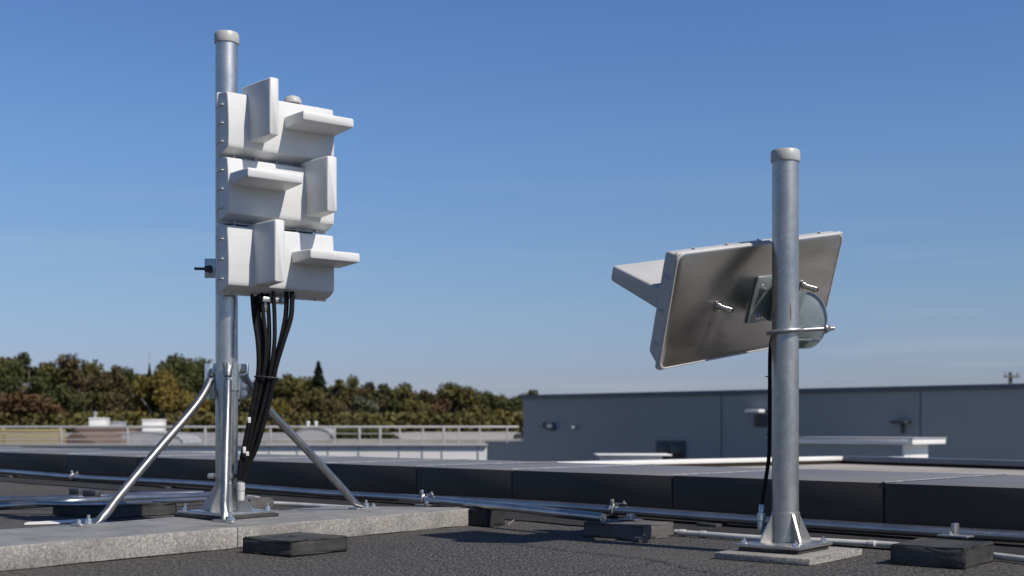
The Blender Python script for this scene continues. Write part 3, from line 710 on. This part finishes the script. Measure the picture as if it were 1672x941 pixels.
# adjoining lower roof on the right with a low raised edge
K = Vector((3.10, 11.5, 0)); Lw = Vector((-2.37, -1.64, 0)); Rw = Vector((1.02, -1.64, 0)); lw = Lw.normalized(); rw = Rw.normalized()
mb = MB(); Q = [K, K + lw * 3.7, cp(-1.2, .96), cp(9, .96), K + rw * 9]
mb.prism([p.xy for p in (K, K + lw * 3.55, cp(0.05, .96), cp(7, .96), K + rw * 7)], -9, .03); struct(mb.build('adjoining_roof', M['roof_beige'], smooth=0))
e1 = thing('roof_edge', K + lw * 1.8, 'white sunlit metal roof edge beyond the parapet left of the right mast', 'roof edge')
mb = MB(); mb.box((3.7, .14, .036), frame(K + lw * 1.85 + Vector((0, 0, .082)), lw), bevel=.006); mb.build('capping', M['white_metal'], e1)
mb = MB(); mb.box((3.7, .06, .034), frame(K + lw * 1.85 + Vector((0, 0, .047)), lw)); mb.build('upstand', M['roof_brown'], e1)  # brown tone stands for the shadow below the capping
e2 = thing('roof_edge', K + rw * 3, 'metal roof edge with shade in its blue grey colour beyond the parapet right of the right mast', 'roof edge')
mb = MB(); mb.box((7, .14, .046), frame(K + rw * 3.43 + Vector((0, 0, .080)), rw), bevel=.006); mb.build('capping', M['trim_shade'], e2)  # same edging as the white arm, shade put into the colour
mb = MB(); mb.box((7, .06, .030), frame(K + rw * 3.43 + Vector((0, 0, .043)), rw)); mb.build('upstand', M['recess'], e2)

# low flat roof between us and the slate building
mb = MB(); mb.box((26, 16, 8.3), None, (14, 21.5, -4.85)); tag(mb.build('lower_building', M['roof_grey'], smooth=0), 'low flat roofed wing in front of the slate blue building', 'building')
LR = -.70
ht = thing('roof_hatch', (1.45, 15, LR), 'flat white roof hatch with thin overhanging lid', 'roof hatch')
mb = MB(); mb.box((.72, .5, .72), None, (1.45, 15, LR + .36), .01); mb.build('body', M['white_metal'], ht)
mb = MB(); mb.box((.90, .6, .018), None, (1.47, 15, LR + .735), .004); mb.build('lid', M['white_metal'], ht)
# penthouse with canopy roof
WD = Vector((.74, -.67, 0)).normalized(); WN = Vector((-.67, -.74, 0)).normalized()
pc = Vector((5.2, 16, 0)); ph = thing('roof_house', pc - WD + Vector((0, 0, LR)), 'small flat roofed rooftop house with shaded front and sunlit end put into its colours', 'roof house')
def wbox(mb, c, l, d, z0, z1, bev=.0): mb.box((l, d, z1 - z0), frame(Vector((c.x, c.y, (z0 + z1) / 2)), WD), bevel=bev)
mb = MB(); wbox(mb, pc - WD * .98 - WN * .42, 1.72, .72, LR, .14); mb.build('wall', M['blue_clad'], ph)  # blue colour stands for shade on the front wall
mb = MB(); wbox(mb, pc - WD * .115 - WN * .42, .03, .74, LR, .14); mb.build('sunlit_end_panel', M['white_metal'], ph)  # added panel, coloured white as the sunlit end
mb = MB(); wbox(mb, pc - WD * .88 - WN * .52, 1.84, 1.06, .142, .222, .008); mb.build('roof', M['white_metal'], ph)
mb = MB(); wbox(mb, pc - WD * .88 - WN * .52, 1.86, 1.08, .212, .232, .004); mb.build('capping', M['grey_metal'], ph)
vb = MB(); vb.box((.19, .19, .72), frame(Vector((4.55, 14.5, LR + .36)), WD), bevel=.01); tag(vb.build('vent_box', M['white_metal']), 'small white vent box standing before the rooftop house', 'vent')

# slate blue building
dR = 27.7; PRt = Vector((.418 * dR, dR, 0)); PL = PRt - WD * 15.15
BZ = H + .9
bb = thing('slate_building', (PRt + PL) / 2 + Vector((0, 0, -9)), 'long slate blue metal clad building with one dark window', 'building')
def wall_at(px, z=0):   # point on its front wall at a photo column
    k = (px - 836) / F; t = (k * PL.y - PL.x) / (WD.x - k * WD.y); p = PL + WD * t; p.z = z; return p
def wz(px, py): p = wall_at(px); return H - (py - 697) / F * p.y
mb = MB(); Lb = 30
cw = PL + WD * Lb / 2 - WN * 6
mb.box((Lb, 12, 9 + BZ), frame(Vector((cw.x, cw.y, (BZ - 9) / 2)), WD)); mb.build('wall', M['blue_clad'], bb, smooth=0)
mb = MB(); mb.box((Lb + .16, 12.16, .12), frame(Vector((cw.x, cw.y, BZ + .02)), WD), bevel=.01); mb.build('roof_trim', M['blue_trim'], bb)
for px in (1178, 1503):
    mb = MB(); p = wall_at(px) + WN * .008; mb.box((.022, .012, 8.9 + BZ), frame(Vector((p.x, p.y, (BZ - 9) / 2)), WD)); mb.build('joint', M['blue_trim'], bb)
def wall_box(name, px0, px1, py0, py1, m, depth=.1, off=0., parent=bb):
    a, b = wall_at(px0), wall_at(px1); c = (a + b) / 2; za, zb = wz((px0 + px1) / 2, py1), wz((px0 + px1) / 2, py0)
    mb = MB(); mb.box(((b - a).length, depth, zb - za), frame(Vector((c.x, c.y, (za + zb) / 2)) + WN * (depth / 2 + off), WD), bevel=.008); return mb.build(name, m, parent)
wf = wall_box('window', 1073, 1119, 720, 762, M['dark_metal'], .06)
wall_box('pane', 1077, 1094.5, 724, 760, M['glass'], .02, .055, wf); wall_box('pane', 1098, 1115.5, 724, 760, M['glass'], .02, .055, wf)
def wall_pipe(px, py, l, r, m):
    p = wall_at(px, wz(px, py)); mb = MB(); mb.tube([p, p + WN * l * .5, p + WN * l + Vector((0, 0, -.02))], r, 12); mb.lathe([(r * 2, 0), (r * 2, .03), (r * 1.2, .05)], zaxis(p, WN), 14); return mb.build('vent_pipe', m, bb)
wall_pipe(903, 697, .35, .07, M['blue_trim']); wall_pipe(940, 698, .2, .045, M['grey_metal']); wall_pipe(888, 694, .16, .04, M['blue_trim'])
lm = wall_box('wall_lamp', 1229, 1252, 669, 674, M['white_metal'], .4); wall_box('louvre', 1233, 1253, 678, 697, M['dark_metal'], .06)
lm2 = wall_box('wall_lamp', 1463, 1487, 687, 692, M['dark_metal'], .35); wall_box('bracket', 1473, 1477, 692, 708, M['dark_metal'], .08)
an = MB(); az = H - 25.5 / F * 38.3; ac = PL - WD * .80 - WN * 1.2; wbox(an, ac, 1.6, 2.4, -9, az); wbox(an, ac, 1.64, 2.44, az - .015, az + .025); tag(an.build('annex', M['blue_clad'], smooth=0), 'low dark slate annex at the left end of the slate blue building', 'building')
up = thing('utility_pole', (.407 * 60, 60, -9), 'thin utility pole top rising behind the slate blue building', 'utility pole')
mb = MB(); mb.tube([(.407 * 60, 60, -9), (.407 * 60, 60, H + 2.66)], [.14, .09], 10); mb.build('pole', M['wood_pole'], up)
mb = MB(); mb.box((.75, .1, .1), None, (.407 * 60, 59.86, H + 2.45)); mb.build('crossarm', M['wood_pole'], up)
for dx in (-.3, 0, .3):
    mb = MB(); mb.lathe([(.04, 0), (.055, .05), (.03, .12), (.05, .17), (.02, .2)], Matrix.Translation((.407 * 60 + dx, 59.86, H + 2.5)), 10); mb.build('insulator', M['grey_metal'], up)

# white parapet across the yard with a guard rail
RD = 28.0
ww = thing('white_wall', (-5, RD, -9), 'white painted wall beneath the guard rail beyond the parapet', 'wall')
zt = H - 31.5 / F * RD
mb = MB(); mb.box((15.2, .3, 9 + zt), None, (-8.18, RD + .15, (zt - 9) / 2)); mb.build('body', M['white_render'], ww, smooth=0)
mb = MB(); mb.box((15.25, .42, .05), None, (-8.18, RD + .13, zt + .026), .006); mb.build('capping', M['grey_metal'], ww)
for px in (440, 486, 536, 586, 652, 690, 722, 781):
    mb = MB(); mb.box((.03, .02, 2.5), None, ((px - 836) / F * RD, RD - .008, zt - 1.27)); mb.build('panel_joint', M['grey_metal'], ww)
gr = thing('guard_rail', (-6, RD, zt + .05), 'grey metal guard rail standing on the white wall before the trees', 'railing')
mb = MB(); mb.box((15.7, .055, .05), None, (-7.7, RD + .12, H - .004), .012); mb.build('top_rail', M['rail'], gr)
for z in (H - .16, H - .29):
    mb = MB(); mb.tube([(-15.5, RD + .12, z), (.2, RD + .12, z)], .009, 8); mb.build('mid_rail', M['rail'], gr)
for px in (-60, 97, 206, 333, 440, 545, 586, 620, 652, 690, 724, 749, 783, 828):
    mb = MB(); w = .05 if px in (545, 586, 620, 333, 724) else .032
    if px > 795: w = .03
    mb.box((w, .05, H - .03 - zt - .05), None, ((px - 836) / F * RD, RD + .12, (zt + .052 + H - .03) / 2), .006); mb.build('post', M['rail'], gr)

# roofs beyond the rail
def flat_building(x0, x1, y0, y1, z, m, label):
    t = thing('flat_building', ((x0 + x1) / 2, (y0 + y1) / 2, -9), label, 'building')
    mb = MB(); mb.box((x1 - x0, y1 - y0, z + 8.95), None, ((x0 + x1) / 2, (y0 + y1) / 2, (z - 9) / 2)); mb.build('wall', M['white_render'], t, smooth=0)
    mb = MB(); mb.box((x1 - x0 + .2, y1 - y0 + .2, .16), None, ((x0 + x1) / 2, (y0 + y1) / 2, z - .045)); mb.build('roof', m, t, smooth=0)
    return t
flat_building(-8.2, .35, 41.5, 104, -.10, M['roof_beige'], 'wide flat building with beige gravel roof left of the slate building')
flat_building(-44, -8.6, 34, 104, -.16, M['roof_grey'], 'wide grey flat roofed building carrying the white roof units')
def unit(px0, px1, py0, d, m, label, dep=.8, name='roof_unit'):
    x0, x1 = (px0 - 836) / F * d, (px1 - 836) / F * d; zt = H - (py0 - 697) / F * d; zb = -.16 + .04
    t = thing(name, ((x0 + x1) / 2, d, zb), label, 'roof unit')
    w = x1 - x0
    mb = MB(); mb.box((w, dep, zt - zb), frame(Vector(((x0 + x1) / 2, d + dep / 2, (zt + zb) / 2)), (1, .12, 0)), bevel=.015); mb.build('body', m, t)
    mb = MB(); mb.box((w * 1.05, dep * 1.05, .05), frame(Vector(((x0 + x1) / 2, d + dep / 2, zt + .027)), (1, .12, 0)), bevel=.01); mb.build('lid', m, t)
    return t
ua = unit(143, 168, 685, 40, M['white_metal'], 'white roof unit with a short flue, leftmost behind the guard rail')
mb = MB(); mb.lathe([(.05, 0), (.05, .12), (.09, .14), (.02, .2)], Matrix.Translation((-13.75, 40.4, H + .3)), 12); mb.build('flue', M['grey_metal'], ua)
unit(174, 195, 691, 41, M['grey_metal'], 'pale grey roof unit between the two white roof units', .9)
unit(230, 262, 687.5, 40, M['white_metal'], 'white cube shaped roof unit, rightmost of the two white ones', .8)
def hump(px0, px1, py, d, m, label, name='arched_roof', cat='roof light'):
    x0, x1 = (px0 - 836) / F * d, (px1 - 836) / F * d; zb = -.14; zt = H - (py - 697) / F * d; r = (x1 - x0) / 2; n = 14
    P = [((x0 + x1) / 2 + r * math.cos(math.pi * k / n), zb + (zt - zb) * math.sin(math.pi * k / n) ** .8) for k in range(n + 1)]
    t = thing(name, ((x0 + x1) / 2, d, zb), label, cat)
    mb = MB(); mb.rings([[Vector((x, yy, z)) for x, z in P] for yy in (d, d + 2.2)]); mb.build('vault', m, t)
    mb = MB()
    for k in range(3): mb.tube([Vector((x, d - .02 + k * 1.0, z + .012)) for x, z in P], .02, 6)
    mb.build('rib', m, t); return t
hump(168, 300, 706, 38, M['grey_metal'], 'low grey vaulted roof light below the white roof units')
sl = hump(478, 545, 699, 43, M['grey_metal'], 'grey vaulted roof light with two short flues beside the right brace')
for px in (503, 516):
    mb = MB(); mb.lathe([(.05, -.1), (.05, .12), (.07, .13), (.07, .17), (.02, .2)], Matrix.Translation(((px - 836) / F * 44, 44, H + .0)), 12); mb.build('flue', M['white_metal'], sl)
hump(838, 866, 707, 42, M['dark_metal'], 'dark arched roof cowl at the left end of the slate building', 'roof_cowl', 'roof cowl')
# brown pitched roof and ochre board screen at far left
def gable(px0, px1, py, d, m, label, ln=6):
    x0, x1 = (px0 - 836) / F * d, (px1 - 836) / F * d; zb = -.14; zt = H - (py - 697) / F * d
    t = thing('pitched_roof', ((x0 + x1) / 2, d, zb), label, 'roof')
    mb = MB(); mb.rings([[Vector((x0, y, zb)), Vector(((x0 + x1) / 2, y, zt)), Vector((x1, y, zb))] for y in (d, d + ln)]); mb.build('tiles', m, t, smooth=0)
    mb = MB(); mb.tube([((x0 + x1) / 2, d - .03, zt + .02), ((x0 + x1) / 2, d + ln, zt + .02)], .05, 8); mb.build('ridge', m, t)
gable(90, 160, 703, 35, M['roof_brown'], 'low brown pitched roof behind the guard rail at left')
sc_ = thing('board_screen', (-12, 31, -.15), 'ochre horizontal board screen behind the guard rail at far left', 'screen')
for k in range(6):
    mb = MB(); mb.box((3.2, .03, .065), None, (-12.9, 31 + .002 * k, -.12 + .08 * k), .004); mb.build('board', M['ochre'], sc_)
for x in (-14.3, -12.9, -11.45):
    mb = MB(); mb.box((.08, .06, .9), None, (x, 31.06, -.08), .004); mb.build('post', M['ochre'], sc_)

# ------------------------------------------------------------------ trees
def crown_mesh(rng, kind, leaves, size):
    """leaf clumps through a crown volume, unit height 1 from z=0 to 1, radius about .3"""
    mb = MB(); bm = mb.bm
    if kind == 'conifer':
        for i in range(leaves):
            z = rng.random() ** .85; lay = (z * 11) % 1.0
            r = (1 - z) * .25 * (1.12 - .55 * lay) * math.sqrt(rng.uniform(.15, 1)); a = rng.random() * 6.283
            leaf(bm, rng, Vector((r * math.cos(a), r * math.sin(a), z - r * .25)), size * (1.2 - .5 * z))
    else:
        lobes = []
        n = rng.randint(20, 27)
        for i in range(n):
            z = rng.uniform(.1, .92); env = .30 * math.sin(math.pi * min(1, (z * .80 + .17))) ** .6
            a = rng.random() * 6.283; rr = env * math.sqrt(rng.random()) * .95
            lobes.append((Vector((rr * math.cos(a), rr * math.sin(a), z)), rng.uniform(.085, .15)))
        lobes.append((Vector((rng.uniform(-.06, .06), rng.uniform(-.06, .06), .93)), .07))
        tot = sum(l[1] ** 2 for l in lobes)
        for c, r in lobes:
            for i in range(int(leaves * r * r / tot)):
                d = Vector((rng.gauss(0, 1), rng.gauss(0, 1), rng.gauss(0, 1))).normalized()
                p = c + Vector((d.x, d.y, d.z * .8)) * r * rng.uniform(.35, 1.08)
                leaf(bm, rng, p, size * rng.uniform(.6, 1.4))
    me = bpy.data.meshes.new('crown'); bm.to_mesh(me); bm.free(); return me
def leaf(bm, rng, p, s):
    u = Vector((rng.gauss(0, 1), rng.gauss(0, 1), rng.gauss(0, 1))).normalized(); v = u.orthogonal().normalized(); w = u.cross(v)
    a = rng.random() * 6.283; x = (v * math.cos(a) + w * math.sin(a)) * s; y = u.cross(x) * .6
    bm.faces.new([bm.verts.new(q) for q in (p - x, p - y * .9, p + x, p + y)])
rng = random.Random(11)
ROUND = [crown_mesh(rng, 'round', 10000, .0195) for _ in range(9)]
CONE = [crown_mesh(rng, 'conifer', 5200, .019) for _ in range(2)]
def trunk_mesh(rng):
    mb = MB(); x = 0; P = []
    for k in range(7): P.append(Vector((.01 * rng.gauss(0, 1) * (k > 0), .01 * rng.gauss(0, 1) * (k > 0), k / 6 * .9)))
    mb.tube(arc(P, 3), [.016 * (1 - .8 * i / 18) for i in range(19)], 8)
    for k in range(8):
        z = rng.uniform(.35, .8); a = rng.random() * 6.283; l = rng.uniform(.12, .22)
        b = Vector((0, 0, z)); d = Vector((math.cos(a), math.sin(a), .8))
        mb.tube([b, b + d * l * .5, b + d * l + Vector((0, 0, .02))], [.006, .004, .0015], 6)
    me = bpy.data.meshes.new('trunk'); mb.bm.to_mesh(me); mb.bm.free(); return me
TRUNK = [trunk_mesh(rng) for _ in range(4)]
cache = {}
def meshmat(me, m):
    k = (me.name, m.name)
    if k not in cache: c = me.copy(); c.materials.clear(); c.materials.append(m); cache[k] = c
    return cache[k]
def tree(px, py, d, wpx, col, label, kind='round', bark='bark', name=None, low=-4.5):
    x = (px - 836) / F * d; zt = H - (py - 697) / F * d; base = -9.0; h = zt - base
    t = thing(name or ('conifer_tree' if kind == 'conifer' else 'broadleaf_tree'), (x, d, base), label, 'tree', 'trees along the skyline behind the guard rail')
    ch = zt - low; wr = wpx * 1.3 / F * d / 2
    me = rng.choice(ROUND if kind == 'round' else CONE)
    c = bpy.data.objects.new('crown', meshmat(me, LEAF[col])); C.objects.link(c); c.parent = t; c.location = (0, 0, low - base)
    k = .29 if kind == 'round' else .25
    c.scale = (wr / k, wr / k, ch / .985); c.rotation_euler.z = rng.random() * 6.283
    tr = bpy.data.objects.new('trunk', meshmat(rng.choice(TRUNK), M[bark])); C.objects.link(tr); tr.parent = t; tr.scale = (h * 1.0, h * 1.0, h); tr.rotation_euler.z = rng.random() * 6.283
SKY = [ # skyline, left to right
 (6, 584, 128, 75, 'olive', 'olive tree on the skyline at the left edge of the photo'),
 (42, 576, 126, 62, 'green', 'tall dark green tree, second on the skyline from the left edge'),
 (80, 592, 130, 66, 'olive', 'olive tree right of the tall dark green one near the left edge'),
 (116, 585, 127, 78, 'brown', 'broad brownish tree above the leftmost white roof unit'),
 (152, 595, 131, 60, 'olive', 'olive tree just right of the broad brownish one at left'),
 (188, 597, 128, 64, 'brown', 'brown tree above the gap between the two white roof units'),
 (214, 602, 130, 50, 'green', 'green tree left of the small dark conifer at left'),
 (284, 583, 126, 66, 'green', 'round topped dark green tree, highest left of the left mast'),
 (318, 592, 129, 64, 'green', 'green tree touching the left mast on its left side'),
 (352, 604, 130, 60, 'olive', 'olive tree hidden partly by the left mast'),
 (395, 612, 129, 60, 'olive', 'olive tree glimpsed between the left mast and the cables'),
 (436, 606, 127, 62, 'green', 'green tree seen behind the black cable bundle'),
 (476, 610, 128, 66, 'olive', 'olive tree between the cable bundle and the pointed conifer'),
 (556, 620, 128, 54, 'olive', 'olive tree directly right of the pointed conifer'),
 (576, 618, 130, 36, 'olive', 'narrow tree with a thin top right of the pointed conifer'),
 (606, 624, 127, 52, 'brown', 'brownish tree in the middle of the right hand slope of the wood'),
 (628, 627, 129, 44, 'green', 'green tree with double top midway between conifer and round tree'),
 (660, 628, 127, 54, 'olive', 'olive tree left of the rusty one on the skyline'),
 (690, 637, 129, 48, 'brown', 'brown tree with rusty foliage left of the big round tree'),
 (716, 643, 131, 46, 'green', 'small dark tree tucked against the big round tree'),
 (748, 630, 125, 64, 'olive', 'big round headed tree standing out on the right skyline'),
 (790, 643, 128, 46, 'green', 'dark green tree right of the big round headed tree'),
 (810, 646, 129, 44, 'olive', 'olive tree, second right of the big round headed tree'),
 (834, 652, 127, 44, 'green', 'green tree beside the left corner of the slate building'),
 (868, 637, 130, 46, 'green', 'dark treetop peeping over the corner of the slate building'),
]
for px, py, d, w, col, lab in SKY: tree(px, py, d, w, col, lab)
tree(244, 598, 127, 48, 'dark', 'small dark conifer left of the highest green tree', 'conifer')
tree(520, 594, 124, 104, 'dark', 'pointed dark conifer rising above the wood right of the cables', 'conifer')
FRONT = [
 (22, 640, 112, 120, 'rust', 'large russet tree in front of the wood at the left edge', 'bark'),
 (-40, 610, 114, 110, 'brown', 'brown tree cut by the left edge of the photo', 'bark'),
 (100, 628, 118, 76, 'green', 'dark green tree in front, above the leftmost white roof unit', 'bark'),
 (150, 640, 116, 70, 'green', 'green tree in front, above the pale grey roof unit', 'bark'),
 (205, 632, 118, 76, 'brown', 'brown tree in front, left of the yellow birch', 'bark'),
 (262, 612, 116, 74, 'ochre', 'yellow ochre birch in front of the wood left of the mast', 'pale_bark'),
 (302, 640, 114, 68, 'ochre', 'lower yellow tree beside the left brace', 'pale_bark'),
 (345, 650, 116, 60, 'green', 'green tree in front, hidden partly by the left mast', 'bark'),
 (405, 645, 116, 62, 'olive', 'olive tree in front, seen through the cables', 'bark'),
 (455, 650, 115, 66, 'ochre', 'yellowish tree in front, just right of the cable bundle', 'bark'),
 (505, 640, 117, 66, 'olive', 'olive tree in front, below the pointed conifer', 'bark'),
 (548, 655, 115, 60, 'brown', 'brown tree in front, above the two short flues', 'bark'),
 (590, 648, 116, 60, 'silver', 'silvery green tree in front, right of the pointed conifer', 'bark'),
 (640, 652, 116, 64, 'green', 'green tree in front of the right slope of the wood', 'bark'),
 (685, 655, 115, 60, 'olive', 'olive tree in front, left of the rust coloured crown', 'bark'),
 (728, 652, 117, 62, 'rust', 'rust coloured tree in front of the big round headed tree', 'bark'),
 (772, 662, 115, 58, 'olive', 'olive tree in front, right below the big round headed tree', 'bark'),
 (812, 668, 114, 60, 'ochre', 'yellow low tree in front, near the slate building corner', 'bark'),
 (846, 668, 116, 46, 'green', 'green low tree in front, touching the slate building corner', 'bark'),
]
for px, py, d, w, col, lab, bk in FRONT: tree(px, py, d, w, col, lab, bark=bk, low=-5.5)
# undergrowth and the depth of the wood, one mass
def mass(name, n, d0, d1, top, cols, size):
    mb = MB(); bm = mb.bm; r = random.Random(5)
    cl = []
    for i in range(n // 60):
        d = r.uniform(d0, d1); px = r.uniform(-120, 960); zt = top(px, d); cl.append((Vector(((px - 836) / F * d, d, r.uniform(-6, 1) if r.random() < .7 else zt)), r.uniform(1.0, 2.2), zt))
    for c, rad, zt in cl:
        for k in range(60):
            dv = Vector((r.gauss(0, 1), r.gauss(0, 1), r.gauss(0, 1))).normalized() * rad * r.uniform(.5, 1.1); p = c + dv
            if p.z < zt: leaf(bm, r, p, size * r.uniform(.6, 1.4))
    me = bpy.data.meshes.new(name); bm.to_mesh(me); bm.free(); me.materials.append(LEAF[cols]); o = bpy.data.objects.new(name, me); C.objects.link(o)
    return o
o = mass('woodland', 90000, 133, 148, lambda px, d: H + max(1.2, (98 - 58 * max(0, px) / 850)) / F * d, 'green', .42)
tag(o, 'dense dark green wood filling the gaps behind the skyline trees', 'wood', kind='stuff')
o = mass('undergrowth', 36000, 108, 116, lambda px, d: H + 22 / F * d, 'olive', .28)
tag(o, 'olive undergrowth along the foot of the wood behind the guard rail', 'undergrowth', kind='stuff')
hd = MB(); r = random.Random(9)
for i in range(5000):
    px = r.uniform(548, 655); d = r.uniform(42.2, 43.6); z = r.uniform(-.07, .28 - max(0, (px - 625)) * .012)
    leaf(hd.bm, r, Vector(((px - 836) / F * d, d, z + r.gauss(0, .02))), .05)
tag(hd.build('hedge', LEAF['green'], smooth=0), 'dark green clipped hedge seen through the guard rail', 'hedge')
# faint lattice mast far off
fm = thing('radio_mast', ((244 - 836) / F * 420, 420, -9), 'faint thin radio mast far behind the wood at left', 'mast')
mb = MB(); x = (244 - 836) / F * 420; zt = H + 124 / F * 420
mb.tube([(x, 420, -9), (x, 420, zt)], [.35, .10], 6); mb.build('pole', M['grey_metal'], fm)
mb = MB(); mb.box((1.2, .15, .15), None, (x, 420, zt - 2)); mb.box((.8, .15, .15), None, (x, 420, zt - 1)); mb.build('crossarm', M['grey_metal'], fm)

# ------------------------------------------------------------------ light, sky, camera
SX, SY, EL = .77, -.64, R(46)
sd = Vector((SX, SY, 0)).normalized() * math.cos(EL) + Vector((0, 0, math.sin(EL)))
L = bpy.data.lights.new('sun', 'SUN'); L.energy = 5.0; L.angle = R(.53); L.color = (1, .925, .83)
lo = bpy.data.objects.new('sun', L); C.objects.link(lo); lo.rotation_euler = (-sd).to_track_quat('-Z', 'Y').to_euler(); lo.location = (4, -4, 8)
w = bpy.data.worlds.new('World'); bpy.context.scene.world = w; w.use_nodes = True; nt = w.node_tree
sky = nt.nodes.new('ShaderNodeTexSky'); sky.sky_type = 'NISHITA'; sky.sun_disc = False; sky.sun_elevation = EL; sky.sun_rotation = math.atan2(SX, SY)
sky.altitude = 100; sky.air_density = 1.0; sky.dust_density = .6; sky.ozone_density = 2.0
bg = nt.nodes['Background']; bg.inputs['Strength'].default_value = .119
# thin high wisps of cloud low in the sky
tc = nt.nodes.new('ShaderNodeTexCoord'); mp = nt.nodes.new('ShaderNodeMapping'); mp.inputs['Scale'].default_value = (1.2, 1.2, 22); nt.links.new(tc.outputs['Generated'], mp.inputs[0])
nz = node(nt, 'ShaderNodeTexNoise', i_Scale=2.2, i_Detail=5.0, i_Roughness=.55); nt.links.new(mp.outputs[0], nz.inputs['Vector'])
cl = ramp(nt, nz.outputs['Fac'], [(.50, (0, 0, 0)), (.74, (.42, .42, .42))])
sep = nt.nodes.new('ShaderNodeSeparateXYZ'); nt.links.new(tc.outputs['Generated'], sep.inputs[0])
lowm = ramp(nt, sep.outputs['Z'], [(.02, (1, 1, 1)), (.22, (0, 0, 0))])
mm = nt.nodes.new('ShaderNodeMath'); mm.operation = 'MULTIPLY'; nt.links.new(cl, mm.inputs[0]); nt.links.new(lowm, mm.inputs[1])
air = ramp(nt, sep.outputs['Z'], [(.0, (.47, .50, .76)), (.048, (.49, .53, .76)), (.098, (.555, .615, .765)), (.223, (.57, .735, .93)), (.32, (.535, .715, .985)), (.5, (.42, .55, .74)), (1., (.36, .46, .62))])
skyc = mixc(nt, 1., sky.outputs[0], air, 'MULTIPLY')
nt.links.new(mixc(nt, mm.outputs[0], skyc, (3.9, 4.25, 4.8)), bg.inputs['Color'])
sc = bpy.context.scene
cam = bpy.data.cameras.new('camera'); co = bpy.data.objects.new('camera', cam); C.objects.link(co)
co.location = (0, 0, H); co.rotation_euler = (R(90), 0, 0)
cam.sensor_width = 36; cam.lens = 36 * F / 1672; cam.shift_y = (697 - 470.5) / 1672
cam.clip_start = .05; cam.clip_end = 5000
cam.dof.use_dof = True; cam.dof.focus_distance = 3.9; cam.dof.aperture_fstop = 4.4
sc.camera = co
sc.view_settings.view_transform = 'Standard'; sc.view_settings.look = 'None'; sc.view_settings.exposure = 0; sc.view_settings.gamma = 1
